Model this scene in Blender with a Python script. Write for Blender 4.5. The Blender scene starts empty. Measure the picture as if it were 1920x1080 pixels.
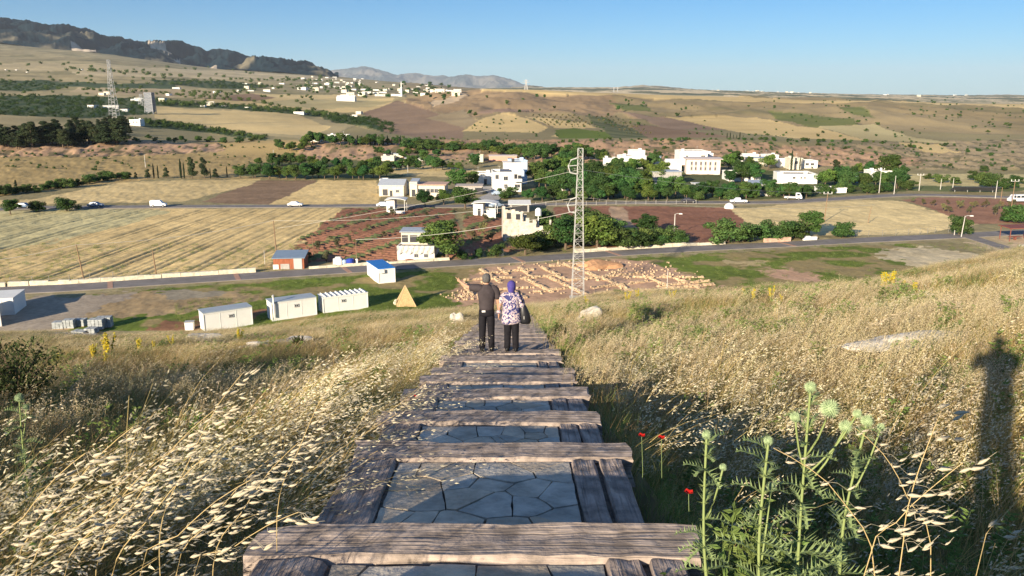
import bpy, bmesh, math, random
import numpy as np
from mathutils import Vector, Matrix, Euler
random.seed(7); RNG = np.random.default_rng(7)
SC = bpy.context.scene
COL = SC.collection
R = math.radians

# ------------------------------------------------------------ camera, sky, sun, exposure
CZ = 31.0                      # the valley floor is z = 0
PITCH = R(13.4); FPX = 1507.0
CT, ST = math.cos(PITCH), math.sin(PITCH)
cam = bpy.data.objects.new('camera', bpy.data.cameras.new('camera'))
COL.objects.link(cam); SC.camera = cam
cam.location = (0, 0, CZ); cam.rotation_euler = (R(90) - PITCH, 0, 0)
cam.data.sensor_width = 36; cam.data.lens = 36 * FPX / 1920
cam.data.clip_start = 0.05; cam.data.clip_end = 90000

SUN_AZ = R(31.3); SUN_EL = R(15.5)     # the light travels towards (sin32, cos32) and down
W = bpy.data.worlds.new('World'); SC.world = W; W.use_nodes = True
nt = W.node_tree; nt.nodes.clear()
sky = nt.nodes.new('ShaderNodeTexSky'); sky.sky_type = 'NISHITA'; sky.sun_disc = False
sky.sun_elevation = SUN_EL; sky.sun_rotation = R(180) + SUN_AZ
sky.air_density = 1.0; sky.dust_density = 0.25; sky.ozone_density = 4.5; sky.altitude = 600
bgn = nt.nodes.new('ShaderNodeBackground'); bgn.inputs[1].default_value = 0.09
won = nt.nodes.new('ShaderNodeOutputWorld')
tcw = nt.nodes.new('ShaderNodeTexCoord'); sx_ = nt.nodes.new('ShaderNodeSeparateXYZ'); nt.links.new(tcw.outputs['Generated'], sx_.inputs[0])
rp = nt.nodes.new('ShaderNodeValToRGB'); nt.links.new(sx_.outputs['Z'], rp.inputs[0]); E_ = rp.color_ramp.elements     # tints the low sky darker and bluer; overhead sky raised as added fill light
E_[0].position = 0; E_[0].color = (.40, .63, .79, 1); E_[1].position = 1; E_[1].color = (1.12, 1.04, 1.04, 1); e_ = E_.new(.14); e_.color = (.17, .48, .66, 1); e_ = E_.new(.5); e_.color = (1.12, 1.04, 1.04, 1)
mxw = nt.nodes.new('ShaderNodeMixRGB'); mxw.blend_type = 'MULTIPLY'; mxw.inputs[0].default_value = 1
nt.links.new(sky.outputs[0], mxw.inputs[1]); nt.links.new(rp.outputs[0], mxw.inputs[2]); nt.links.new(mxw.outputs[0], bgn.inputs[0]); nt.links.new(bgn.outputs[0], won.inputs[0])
sun = bpy.data.objects.new('sun', bpy.data.lights.new('sun', 'SUN')); COL.objects.link(sun)
sun.data.energy = 5.0; sun.data.angle = R(0.5); sun.data.color = (1.0, 0.86, 0.66)
d = Vector((math.sin(SUN_AZ) * math.cos(SUN_EL), math.cos(SUN_AZ) * math.cos(SUN_EL), -math.sin(SUN_EL)))
sun.rotation_euler = d.to_track_quat('-Z', 'Y').to_euler()
sun.location = (-20, -30, 60)
SC.view_settings.view_transform = 'Standard'; SC.view_settings.look = 'None'
SC.view_settings.exposure = 1.0; SC.view_settings.gamma = 1
SC.cycles.max_bounces = 5; SC.cycles.diffuse_bounces = 2; SC.cycles.glossy_bounces = 1
SC.cycles.transmission_bounces = 3; SC.cycles.transparent_max_bounces = 4; SC.cycles.volume_bounces = 0

# ------------------------------------------------------------ helpers
def tag(o, label=None, cat=None, group=None, kind=None):
    if label: o['label'] = label
    if cat: o['category'] = cat
    if group: o['group'] = group
    if kind: o['kind'] = kind
    return o

def thing(name, loc, label, cat, group=None, rz=0):
    o = bpy.data.objects.new(name, None); COL.objects.link(o)
    o.location = loc; o.rotation_euler = (0, 0, rz); o.empty_display_size = .3
    return tag(o, label, cat, group)

def copy_tree(o, parent=None):
    c = o.copy(); COL.objects.link(c); c.parent = parent
    for ch in o.children: copy_tree(ch, c)
    return c

class MB:
    """collects quads; build() links them as one mesh object"""
    def __init__(s): s.v = []; s.f = []
    def box(s, c, size, rz=0, taper=1.0, jit=0, tilt=(0, 0)):
        x, y, z = size[0]/2, size[1]/2, size[2]/2
        M = Matrix.Translation(c) @ Euler((tilt[0], tilt[1], rz)).to_matrix().to_4x4()
        n = len(s.v)
        for dz in (-1, 1):
            t = taper if dz > 0 else 1
            for dx, dy in ((-1, -1), (1, -1), (1, 1), (-1, 1)):
                p = Vector((dx*x*t, dy*y*t, dz*z))
                if jit: p += Vector([random.uniform(-jit, jit) for _ in range(3)])
                s.v.append(tuple(M @ p))
        s.f += [tuple(n+i for i in q) for q in ((0,3,2,1),(4,5,6,7),(0,1,5,4),(1,2,6,5),(2,3,7,6),(3,0,4,7))]
        return s
    def tube(s, pts, radii, seg=8, cap=True):
        pts = [Vector(p) for p in pts]
        if not hasattr(radii, '__len__'): radii = [radii]*len(pts)
        rings = []
        for i, p in enumerate(pts):
            dr = (pts[min(i+1, len(pts)-1)] - pts[max(i-1, 0)])
            dr = dr.normalized() if dr.length > 1e-9 else Vector((0, 0, 1))
            a = dr.orthogonal() if abs(dr.z) > .95 else dr.cross(Vector((0, 0, 1)))
            a.normalize(); b = dr.cross(a)
            n = len(s.v); r = radii[i]
            for k in range(seg):
                t = 2*math.pi*k/seg
                s.v.append(tuple(p + a*(r*math.cos(t)) + b*(r*math.sin(t))))
            rings.append(n)
        for i in range(len(rings)-1):
            for k in range(seg):
                k2 = (k+1) % seg
                s.f.append((rings[i]+k, rings[i]+k2, rings[i+1]+k2, rings[i+1]+k))
        if cap:
            s.f.append(tuple(rings[0]+k for k in range(seg))[::-1]); s.f.append(tuple(rings[-1]+k for k in range(seg)))
        return s
    def loft(s, rings, seg=16, cap=True):
        """rings: (center, rx, ry[, rz]) horizontal ellipses"""
        idx = []
        for r in rings:
            c, rx, ry = r[0], r[1], r[2]; n = len(s.v)
            for k in range(seg):
                t = 2*math.pi*k/seg
                s.v.append((c[0]+rx*math.cos(t), c[1]+ry*math.sin(t), c[2]+(r[3]*math.cos(t) if len(r) > 3 else 0)))
            idx.append(n)
        for i in range(len(idx)-1):
            for k in range(seg):
                k2 = (k+1) % seg
                s.f.append((idx[i]+k, idx[i]+k2, idx[i+1]+k2, idx[i+1]+k))
        if cap:
            s.f.append(tuple(idx[0]+k for k in range(seg))[::-1]); s.f.append(tuple(idx[-1]+k for k in range(seg)))
        return s
    def poly(s, pts):
        n = len(s.v); s.v += [tuple(p) for p in pts]; s.f.append(tuple(range(n, n+len(pts)))); return s
    def prism(s, pts, z0, z1):
        n = len(s.v); k = len(pts)
        s.v += [(p[0], p[1], z0) for p in pts] + [(p[0], p[1], z1 if len(p) < 3 else p[2]) for p in pts]
        s.f.append(tuple(range(n+k, n+2*k))); s.f.append(tuple(range(n+k-1, n-1, -1)))
        for i in range(k):
            j = (i+1) % k; s.f.append((n+i, n+j, n+k+j, n+k+i))
        return s
    def blob(s, c, r, seed=0, sub=2, amp=.25, sq=(1, 1, 1)):
        bm = bmesh.new(); bmesh.ops.create_icosphere(bm, subdivisions=sub, radius=1)
        rr = random.Random(seed); ph = [Vector([rr.uniform(-1, 1) for _ in range(3)]).normalized()*rr.uniform(1.5, 3.4) for _ in range(6)]; of = [rr.uniform(0, 6) for _ in range(6)]
        n = len(s.v)
        for v in bm.verts:
            k = 1 + amp*sum(math.sin(v.co.dot(p)*1.6+o) for p, o in zip(ph, of))/2.6
            s.v.append((c[0]+v.co.x*r*k*sq[0], c[1]+v.co.y*r*k*sq[1], c[2]+v.co.z*r*k*sq[2]))
        s.f += [tuple(n+v.index for v in f.verts) for f in bm.faces]; bm.free(); return s
    def mesh(s, name, m=None, smooth=False):
        me = bpy.data.meshes.new(name); me.from_pydata(s.v, [], s.f)
        if m: me.materials.append(m)
        if smooth: me.polygons.foreach_set('use_smooth', [True]*len(me.polygons))
        me.update(); return me
    def build(s, name, m, parent=None, smooth=False, bevel=0, loc=None):
        o = bpy.data.objects.new(name, s.mesh(name, m, smooth)); COL.objects.link(o)
        if parent: o.parent = parent
        if loc is not None: o.location = loc
        if bevel:
            b = o.modifiers.new('bevel', 'BEVEL'); b.width = bevel; b.segments = 2; b.limit_method = 'ANGLE'
        return o

def np_mesh(name, V, F, m=None, smooth=False):
    """V (n,3); F (m,4) or (m,3) arrays"""
    me = bpy.data.meshes.new(name); V = np.asarray(V, np.float32); F = np.asarray(F, np.int32)
    me.vertices.add(len(V)); me.vertices.foreach_set('co', V.ravel())
    k = F.shape[1]; me.loops.add(F.size); me.loops.foreach_set('vertex_index', F.ravel())
    me.polygons.add(len(F)); me.polygons.foreach_set('loop_start', np.arange(0, F.size, k, dtype=np.int32))
    me.polygons.foreach_set('loop_total', np.full(len(F), k, np.int32))
    if smooth: me.polygons.foreach_set('use_smooth', np.ones(len(F), bool))
    me.update(calc_edges=True)
    if m: me.materials.append(m)
    return me

def link(name, me, parent=None, loc=(0, 0, 0)):
    o = bpy.data.objects.new(name, me); COL.objects.link(o); o.parent = parent; o.location = loc; return o

# ------------------------------------------------------------ materials
_M = {}
def mat(name, col, rough=.85, nscale=0, namt=.3, col2=None, bump=0, bscale=None, stretch=(1, 1, 1), metal=0, transl=0, rand=0, vcol=False, spec=.25):
    if name in _M: return _M[name]
    m = bpy.data.materials.new(name); m.use_nodes = True; t = m.node_tree; N = t.nodes; L = t.links
    bs = N['Principled BSDF']; bs.inputs['Roughness'].default_value = rough; bs.inputs['Metallic'].default_value = metal
    bs.inputs['Specular IOR Level'].default_value = spec
    if vcol:
        a = N.new('ShaderNodeAttribute'); a.attribute_name = 'Col'; src = a.outputs['Color']
    else:
        a = N.new('ShaderNodeRGB'); a.outputs[0].default_value = (*col, 1); src = a.outputs[0]
    if nscale or bump:
        tc = N.new('ShaderNodeTexCoord'); mp = N.new('ShaderNodeMapping'); mp.inputs['Scale'].default_value = stretch
        L.new(tc.outputs['Object'], mp.inputs[0])
    if nscale:
        n = N.new('ShaderNodeTexNoise'); n.inputs['Scale'].default_value = nscale; n.inputs['Detail'].default_value = 6; n.inputs['Roughness'].default_value = .65
        L.new(mp.outputs[0], n.inputs['Vector'])
        mr = N.new('ShaderNodeMapRange'); mr.inputs[1].default_value = .3; mr.inputs[2].default_value = .7
        L.new(n.outputs[0], mr.inputs[0])
        if col2:
            mx = N.new('ShaderNodeMixRGB'); L.new(mr.outputs[0], mx.inputs[0]); L.new(src, mx.inputs[1]); mx.inputs[2].default_value = (*col2, 1); src = mx.outputs[0]
        else:
            mr.inputs[3].default_value = 1-namt; mr.inputs[4].default_value = 1+namt
            mx = N.new('ShaderNodeMixRGB'); mx.blend_type = 'MULTIPLY'; mx.inputs[0].default_value = 1
            L.new(src, mx.inputs[1]); L.new(mr.outputs[0], mx.inputs[2]); src = mx.outputs[0]
    if rand:
        oi = N.new('ShaderNodeObjectInfo'); hs = N.new('ShaderNodeHueSaturation')
        m1 = N.new('ShaderNodeMapRange'); m1.inputs[3].default_value = 1-rand; m1.inputs[4].default_value = 1+rand
        m2 = N.new('ShaderNodeMapRange'); m2.inputs[3].default_value = .5-.06*rand; m2.inputs[4].default_value = .5+.06*rand
        wn = N.new('ShaderNodeTexWhiteNoise'); wn.noise_dimensions = '1D'; L.new(oi.outputs['Random'], wn.inputs['W'])
        L.new(oi.outputs['Random'], m1.inputs[0]); L.new(wn.outputs['Value'], m2.inputs[0])
        L.new(m1.outputs[0], hs.inputs['Value']); L.new(m2.outputs[0], hs.inputs['Hue']); L.new(src, hs.inputs['Color']); src = hs.outputs[0]
    L.new(src, bs.inputs['Base Color'])
    if bump:
        n2 = N.new('ShaderNodeTexNoise'); n2.inputs['Scale'].default_value = bscale or nscale or 5; n2.inputs['Detail'].default_value = 8
        L.new(mp.outputs[0], n2.inputs['Vector']); bp = N.new('ShaderNodeBump'); bp.inputs['Strength'].default_value = 1; bp.inputs['Distance'].default_value = bump
        L.new(n2.outputs[0], bp.inputs['Height']); L.new(bp.outputs[0], bs.inputs['Normal'])
    if transl:
        tr = N.new('ShaderNodeBsdfTranslucent'); L.new(src, tr.inputs[0]); ms = N.new('ShaderNodeMixShader'); ms.inputs[0].default_value = transl
        L.new(bs.outputs[0], ms.inputs[1]); L.new(tr.outputs[0], ms.inputs[2]); L.new(ms.outputs[0], N['Material Output'].inputs[0])
    _M[name] = m; return m

WHITE = lambda: mat('white_plaster', (.70, .68, .63), .9, 1.2, .14, bump=.01, bscale=9)
CREAM = lambda: mat('cream_plaster', (.60, .54, .43), .9, 1.0, .18)
GREYC = lambda: mat('grey_concrete', (.36, .34, .31), .9, 1.5, .25, bump=.01)
DARK = lambda: mat('dark_opening', (.03, .03, .035), .4, spec=.5)
ROOFM = lambda: mat('pale_metal_roof', (.42, .45, .48), .5, 2, .12, metal=.2)
STEEL = lambda: mat('galvanised_steel', (.46, .45, .42), .6, 3, .15, metal=.15)
POLEW = lambda: mat('weathered_pole', (.23, .15, .09), .9, 8, .3)
CONCP = lambda: mat('concrete_pole', (.5, .47, .42), .9, 6, .15)

# ------------------------------------------------------------ noise
def _hash(ix, iy, s):
    h = (ix.astype(np.int64)*374761393 + iy.astype(np.int64)*668265263 + s*1442695041) & 0xffffffff
    h = ((h ^ (h >> 13))*1274126177) & 0xffffffff
    return ((h ^ (h >> 16)) & 0xffff)/65535.0
def vn(x, y, s=0):
    x = np.asarray(x, float); y = np.asarray(y, float)
    ix, iy = np.floor(x), np.floor(y); fx, fy = x-ix, y-iy; fx = fx*fx*(3-2*fx); fy = fy*fy*(3-2*fy)
    a, b, c, e = _hash(ix, iy, s), _hash(ix+1, iy, s), _hash(ix, iy+1, s), _hash(ix+1, iy+1, s)
    return (a*(1-fx)+b*fx)*(1-fy) + (c*(1-fx)+e*fx)*fy
def fbm(x, y, s=0, o=4, g=.5):
    t = 0; a = 1; n = 0
    for k in range(o):
        t = t + a*vn(np.asarray(x)*2**k+k*17.3, np.asarray(y)*2**k-k*9.1, s+k*7); n += a; a *= g
    return t/n                      # 0..1
def sst(a, b, x): x = np.clip((x-a)/(b-a), 0, 1); return x*x*(3-2*x)

# ------------------------------------------------------------ the lie of the land
def pyslope(py): return math.tan(PITCH + math.atan((py-540)/FPX))
COLS = {  # bearing -> distance / where that ground is sighted
 -150: [(300,352),(400,288),(418,264),(520,222),(560,213),(900,178),(1200,160),(1800,135),(2500,112),(3200,96),(4200,70),(7000,66)],
 0:   [(300,345),(400,285),(418,265),(520,225),(560,215),(900,180),(1200,165),(1800,140),(2500,120),(3200,105),(4200,82),(7000,76)],
 200: [(335,325),(400,292),(425,278),(440,265),(520,240),(600,221),(750,202),(1000,181),(1400,160),(2000,136),(2800,118),(3600,106),(4400,98),(7000,95)],
 400: [(350,320),(430,287),(470,272),(520,262),(600,246),(850,200),(1000,188),(1100,181),(1500,165),(2000,150),(2800,138),(3600,131),(4500,128),(7000,128)],
 600: [(395,303),(430,285),(460,263),(600,250),(800,222),(1100,190),(1400,180),(2000,166),(2800,154),(4000,143),(5500,140),(7000,140)],
 700: [(395,303),(430,288),(465,264),(600,247),(800,222),(1000,198),(1400,185),(2000,176),(2800,162),(4000,152),(5500,150),(7000,152)],
 800: [(395,303),(440,288),(475,265),(600,248),(900,202),(1050,190),(1200,174),(1500,190),(2300,176),(3000,163),(4500,158),(7000,162)],
 900: [(370,312),(440,284),(480,264),(600,240),(850,200),(1000,185),(1180,166),(1500,176),(2500,178),(4500,168),(7000,166)],
 1000:[(370,312),(430,284),(465,264),(600,240),(750,216),(1000,185),(1180,168),(1500,172),(2500,176),(4500,168),(7000,164)],
 1200:[(370,312),(430,280),(460,263),(620,240),(720,226),(900,205),(1000,195),(1250,177),(1500,177),(2500,178),(4500,170),(7000,164)],
 1400:[(345,322),(420,282),(450,262),(600,243),(750,226),(1050,190),(1200,184),(1500,184),(3000,180),(4500,172),(7000,172)],
 1600:[(340,325),(400,292),(430,275),(520,255),(650,235),(950,195),(1050,191),(1500,190),(3000,184),(4500,180),(7000,177)],
 1800:[(340,325),(400,296),(430,285),(500,272),(570,258),(850,206),(950,201),(1500,197),(3000,190),(4500,184),(7000,179)],
 2000:[(340,325),(400,298),(440,285),(500,275),(600,252),(850,211),(950,205),(1500,199),(3000,191),(4500,184),(7000,179)],
 2150:[(340,325),(400,298),(440,285),(500,275),(600,252),(850,211),(950,205),(1500,199),(3000,191),(4500,184),(7000,179)]}
_px = sorted(COLS); FG = np.exp(np.linspace(math.log(200), math.log(7000), 500))
_Z = []
for p in _px:
    Fs = [200, COLS[p][0][0]-20] + [c[0] for c in COLS[p]]
    Zs = [0, 0] + [max(0, CZ - c[0]*pyslope(c[1])) for c in COLS[p]]
    z = np.interp(np.log(FG), np.log(Fs), Zs)
    k = np.array([1, 2, 3, 2, 1.])/9; z2 = np.convolve(np.pad(z, 2, 'edge'), k, 'valid'); _Z.append(z2)
_Z = np.array(_Z); _T = (np.array(_px)-960)/FPX*.985
TG = np.linspace(_T[0], _T[-1], 260)
_Zf = np.array([np.interp(TG, _T, _Z[:, j]) for j in range(len(FG))]).T
_k = np.hanning(9); _k /= _k.sum()
_Zf = np.array([np.convolve(np.pad(_Zf[:, j], 4, 'edge'), _k, 'valid') for j in range(len(FG))]).T
HT = [-.9, -.62, -.504, -.372, -.06, 0, .192, .358, .49, .62, .9]
HA = [.285, .281, .281, .275, .243, .24, .2268, .2149, .2016, .177, .13]
HALF = 1.17; SX = -.19
def hill(X, Y):
    Yp = np.maximum(Y, 0.01); t = X/np.maximum(Yp, 3.0)
    A = np.interp(np.clip(t, -.9, .9), HT, HA)
    drop = 1.43 + Yp*A + np.minimum(Y, 0)*.17 - .0
    drop = np.where(np.abs(X) > 40, drop, drop)
    drop = drop + .0035*np.maximum(Y-60, 0)**2
    near = 1 - sst(8, 22, Y)
    drop = drop + .98*sst(SX+HALF-.1, SX+HALF+.8, X)*(1-sst(6, 12, X))*(1-sst(7.5, 17, Y)) + .25*sst(SX+HALF-.1, SX+HALF+.5, X)*(1-sst(3, 7, X))*(1-sst(20, 40, Y))
    drop = drop + .34*(1-sst(SX-HALF-.5, SX-HALF+.1, X))*(1-sst(14, 40, Y))*sst(-9, -4, X)
    und = (fbm(X*.11, Y*.11, 5, 3)-.5)*(1.5+.9*(X > 0)*sst(2, 8, X))*sst(6, 30, np.hypot(X, Y)) + (fbm(X*.7, Y*.7, 9, 3)-.5)*.22
    drop = drop + np.where(np.abs(X-SX) < HALF+.15, .48, 0)     # ground lies under the stairway
    return CZ - drop + np.where(np.abs(X-SX) < HALF+.15, 0, und*sst(HALF, HALF+1, np.abs(X-SX)))
def far(X, Y):
    Yc = np.clip(Y, 201, 6990); t = np.clip(X/np.maximum(Yc, 1), TG[0], TG[-1])
    fi = (np.log(Yc)-math.log(200))/(math.log(7000)-math.log(200))*(len(FG)-1); ti = (t-TG[0])/(TG[-1]-TG[0])*(len(TG)-1)
    i = np.clip(fi.astype(int), 0, len(FG)-2); j = np.clip(ti.astype(int), 0, len(TG)-2); a = fi-i; b = ti-j
    return (_Zf[j, i]*(1-a)+_Zf[j, i+1]*a)*(1-b)+(_Zf[j+1, i]*(1-a)+_Zf[j+1, i+1]*a)*b
def H(X, Y):
    X = np.asarray(X, float); Y = np.asarray(Y, float)
    h = hill(X, Y); f = far(X, Y)
    s = np.where(Y < 190, np.maximum(h, 0)*(Y < 160), 0)
    z = np.where(Y > 165, f, np.maximum(s, f)); return z
def h1(x, y): return float(H(np.array([x]), np.array([y]))[0])
def ray(px, py):
    dx = (px-960)/FPX; dy = (py-540)/FPX
    return np.array([dx, CT-dy*ST, -(ST+dy*CT)])
def at_z(px, py, z=0.0):
    r = ray(px, py); k = (z-CZ)/r[2]; return Vector((r[0]*k, r[1]*k, z))
_KS = np.exp(np.linspace(math.log(1.2), math.log(7000), 6000))
def ground(px, py, skip=100):
    """the first point of the ground seen in that direction, beyond 'skip' metres"""
    r = ray(px, py); K = _KS[_KS > skip]; P = np.outer(K, r); z = CZ + P[:, 2]; g = H(P[:, 0], P[:, 1])
    w = np.nonzero(z <= g)[0]
    k = K[w[0]] if len(w) else 5000
    x, y = r[0]*k, r[1]*k; return Vector((x, y, h1(x, y)))
def depth_of(p): return p.y*CT - (p.z-CZ)*ST
def mpp(p): return depth_of(p)/FPX       # metres per photo pixel there
def project(X, Y, Z):
    zz = Z-CZ; dd = np.maximum(Y*CT - zz*ST, .1); return 960+FPX*X/dd, 540-FPX*(Y*ST+zz*CT)/dd

# ------------------------------------------------------------ fields (outlines sighted on the ground, colours are the soil's own)
WHEAT = (.65, .475, .215); WHEAT2 = (.57, .43, .205); PLOUGH = (.25, .165, .10); REDP = (.27, .13, .08); GRASS = (.13, .17, .030)
DRY = (.38, .275, .12); PINK = (.43, .275, .165); PALE = (.56, .42, .26); HILL = (.32, .245, .13); ORCH = (.04, .08, .032); SOIL = (.50, .315, .20)
FIELDS = [  # (ymin distance, ymax distance, colour, relief, outline)
 (600, 7000, HILL, 1.15, [(-300,100),(2300,100),(2300,262),(760,262),(690,215),(610,205),(-300,230)]),
 (500, 7000, (.37,.30,.16), .5, [(-300,60),(640,60),(760,150),(760,200),(600,262),(300,240),(-300,235)]),
 (250, 560, DRY, .5, [(-300,262),(260,268),(560,262),(560,335),(300,335),(130,352),(-300,400)]),
 (350, 560, PINK, .9, [(-300,262),(250,262),(420,272),(420,284),(280,292),(120,294),(-300,290)]),
 (360, 560, PINK, 1.0, [(560,264),(880,262),(1300,262),(1560,275),(1740,300),(1700,325),(1450,322),(1100,310),(830,300),(560,300)]),
 (350, 900, (.36,.275,.16), .7, [(1560,272),(1740,298),(1700,325),(1920,335),(2300,340),(2300,262),(1900,262)]),
 (420, 2500, ORCH, .3, [(-300,170),(0,178),(150,180),(420,194),(600,207),(650,224),(420,205),(290,198),(290,214),(160,222),(-300,205)]),
 (500, 4000, WHEAT2, .3, [(290,199),(560,215),(620,240),(590,256),(420,246),(290,222)]),
 (500, 4000, ORCH, 1.0, [(570,210),(700,222),(740,235),(735,250),(640,232)]),
 (420, 4000, ORCH, .8, [(240,222),(330,230),(500,257),(500,264),(330,242),(240,234)]),
 (500, 4000, WHEAT2, .3, [(360,186),(470,176),(740,178),(735,196),(690,212),(540,206)]),
 (500, 4000, PLOUGH, .3, [(380,184),(470,176),(520,184),(470,190)]),
 (500, 4000, (.44,.36,.18), .3, [(470,193),(560,186),(740,190),(700,200),(600,204)]),
 (900, 2500, ORCH, .3, [(-300,150),(60,152),(150,160),(60,172),(-300,168)]),
 (1500, 4000, ORCH, .3, [(280,150),(420,152),(520,162),(430,168),(300,160)]),
 (1000, 4000, (.50,.40,.23), .4, [(130,134),(260,126),(560,138),(700,150),(500,150),(330,146),(150,142)]),
 (1500, 4000, (.45,.36,.20), .4, [(-200,118),(100,118),(260,124),(240,132),(60,132),(-200,130)]),
 (800, 2500, (.40,.31,.18), .4, [(150,162),(420,170),(420,184),(230,178),(130,172)]),
 (900, 2500, (.07,.095,.045), .8, [(60,150),(200,156),(330,160),(330,167),(150,164),(60,156)]),
 (500, 1300, (.27,.185,.12), .4, [(680,212),(745,190),(800,205),(870,232),(868,262),(800,262),(720,246)]),
 (640, 1400, (.33,.23,.13), 1.4, [(752,190),(800,180),(868,160),(1000,160),(1110,170),(1190,196),(1130,216),(1000,214),(945,210),(870,222),(800,206)]),
 (500, 1300, (.34,.26,.15), .5, [(800,222),(870,205),(900,232),(870,240)]),
 (480, 1300, WHEAT, .4, [(868,246),(905,222),(945,212),(985,222),(1028,240),(1010,249)]),
 (480, 1300, WHEAT, .3, [(1030,256),(1085,242),(1140,250),(1140,258)]),
 (480, 1300, WHEAT, .2, [(985,218),(1100,228),(1120,240),(1040,240)]),
 (480, 1300, GRASS, .4, [(1040,244),(1075,240),(1135,248),(1160,262),(1050,262)]),
 (480, 1300, (.10,.12,.055), .8, [(1095,215),(1125,218),(1165,232),(1215,256),(1210,263),(1150,260)]),
 (480, 1300, PLOUGH, .3, [(1180,234),(1200,232),(1300,245),(1380,258),(1370,264),(1220,263)]),
 (600, 1300, (.30,.21,.14), .3, [(1160,206),(1250,222),(1420,250),(1470,263),(1380,262),(1240,238)]),
 (480, 1300, WHEAT, .3, [(1245,221),(1420,220),(1470,232),(1540,240),(1620,262),(1700,275),(1600,270),(1400,250)]),
 (430, 1300, (.50,.41,.20), .3, [(1530,235),(1640,232),(1705,256),(1800,270),(1620,262)]),
 (380, 1300, WHEAT, .3, [(1680,266),(1760,272),(1810,290),(1740,285)]),
 (600, 1300, (.16,.17,.055), .5, [(1440,210),(1490,212),(1600,222),(1610,232),(1520,236),(1460,226)]),
 (600, 1300, (.17,.18,.06), .5, [(1140,190),(1210,195),(1225,210),(1170,205)]),
 (600, 1300, (.17,.18,.06), .5, [(1560,200),(1620,204),(1640,222),(1590,212)]),
 (700, 1300, PALE, .8, [(805,195),(860,172),(880,172),(850,195),(812,203)]),
 (600, 1300, (.36,.24,.16), .8, [(890,212),(950,198),(1000,200),(940,213)]),
 (1000, 3000, WHEAT, .1, [(935,160),(1200,172),(1500,188),(2300,198),(2300,213),(1880,210),(1400,191),(1180,182),(1000,173),(900,168)]),
 (200, 340, WHEAT2, .35, [(-200,380),(60,374),(230,341),(495,335),(455,352),(345,378),(60,384)]),
 (200, 340, PLOUGH, .12, [(375,379),(490,338),(597,338),(505,384)]),
 (200, 340, WHEAT, .3, [(505,384),(598,338),(706,338),(712,384)]),
 (120, 250, WHEAT, .16, [(-300,460),(0,425),(130,398),(250,391),(640,390),(548,472),(500,502),(300,514),(0,536),(-300,550)]),
 (120, 250, (.50,.43,.22), .25, [(-300,400),(250,391),(320,396),(200,430),(60,462),(-300,480)]),
 (120, 250, REDP, .3, [(545,478),(640,391),(850,391),(866,440),(870,490),(700,492),(560,492)]),
 (120, 260, REDP, .3, [(868,400),(960,396),(960,470),(875,482)]),
 (150, 260, REDP, .25, [(1035,388),(1200,386),(1380,390),(1400,430),(1390,450),(1180,468),(1060,462)]),
 (150, 260, (.44,.30,.19), .35, [(1140,388),(1165,388),(1200,430),(1150,425)]),
 (150, 300, (.66,.51,.25), .3, [(1368,392),(1600,374),(1680,376),(1840,420),(1700,440),(1450,442),(1395,415)]),
 (200, 300, (.30,.16,.10), .2, [(1690,374),(1760,368),(2200,372),(2200,430),(1840,424)]),
 (250, 360, (.52,.43,.21), .15, [(1700,326),(1860,326),(2200,336),(2200,366),(1990,364),(1700,346)]),
 (250, 360, (.14,.16,.06), .2, [(1690,347),(1960,352),(1900,360),(1700,358)]),
 (240, 420, (.10,.115,.045), .3, [(1000,376),(1005,335),(1060,310),(1150,300),(1290,322),(1420,318),(1560,330),(1700,330),(1712,358),(1600,364),(1440,374),(1280,376)]),
 (290, 420, (.12,.125,.05), .3, [(440,330),(470,305),(700,300),(870,318),(880,330),(760,328),(740,338),(600,336)]),
 (280, 420, WHEAT2, .2, [(705,318),(760,300),(870,318),(1000,322),(1060,312),(1060,322),(900,334),(760,330)]),
 (105, 175, GRASS, .22, [(-300,560),(160,556),(480,522),(760,502),(1000,492),(1240,480),(1500,466),(1720,455),(1760,500),(1700,600),(1100,600),(700,640),(-300,700)]),
 (105, 160, (.36,.26,.14), .25, [(190,552),(330,545),(480,550),(500,562),(360,582),(230,610),(100,640),(120,600)]),
 (105, 160, (.33,.27,.20), .06, [(-300,560),(170,556),(260,545),(150,600),(90,640),(-300,700)]),
 (105, 160, GRASS, .2, [(150,600),(330,585),(430,575),(420,600),(300,625),(120,650)]),
 (105, 160, (.28,.24,.17), .10, [(290,548),(340,542),(420,548),(395,560),(310,562)]),
 (105, 160, (.25,.13,.07), .2, [(240,640),(280,610),(420,585),(520,575),(400,640)]),
 (105, 160, SOIL, .12, [(862,530),(905,500),(1010,492),(1200,488),(1262,500),(1300,525),(1345,535),(1350,560),(1100,580),(850,575)]),
 (105, 170, SOIL, .12, [(1425,505),(1480,503),(1545,520),(1540,530),(1450,520)]),
 (105, 190, (.52,.43,.27), .3, [(1640,470),(1740,462),(1900,492),(2200,520),(2200,560),(1840,540),(1700,498)]),
 (105, 190, PALE, .3, [(1810,455),(1880,440),(2200,440),(2200,500),(1930,495)]),
 (105, 170, (.40,.31,.16), .2, [(1350,488),(1430,486),(1450,498),(1370,496)]),
]
ROADS = {
 'main': dict(z=0, w=5.4, pts=[(-500,575),(-150,556),(0,546),(120,541),(300,529),(480,518),(650,507),(820,496),(1000,486),(1150,476),(1300,467),(1450,460),(1600,452),(1750,445),(1850,440),(1920,436),(2150,424)]),
 'far': dict(z=0, w=5.5, pts=[(-300,402),(0,393),(60,390),(300,388),(560,387),(700,386),(850,387),(1000,384),(1150,381),(1300,380),(1450,380),(1560,374),(1700,366),(1850,369),(1920,371),(2200,375)]),
 'side': dict(z=0, w=3.2, pts=[(1815,444),(1860,458),(1920,477),(2050,520)]),
 'yard': dict(z=0, w=7, pts=[(908,384),(918,372),(935,362),(905,350)])}
RPTS = []
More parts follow.
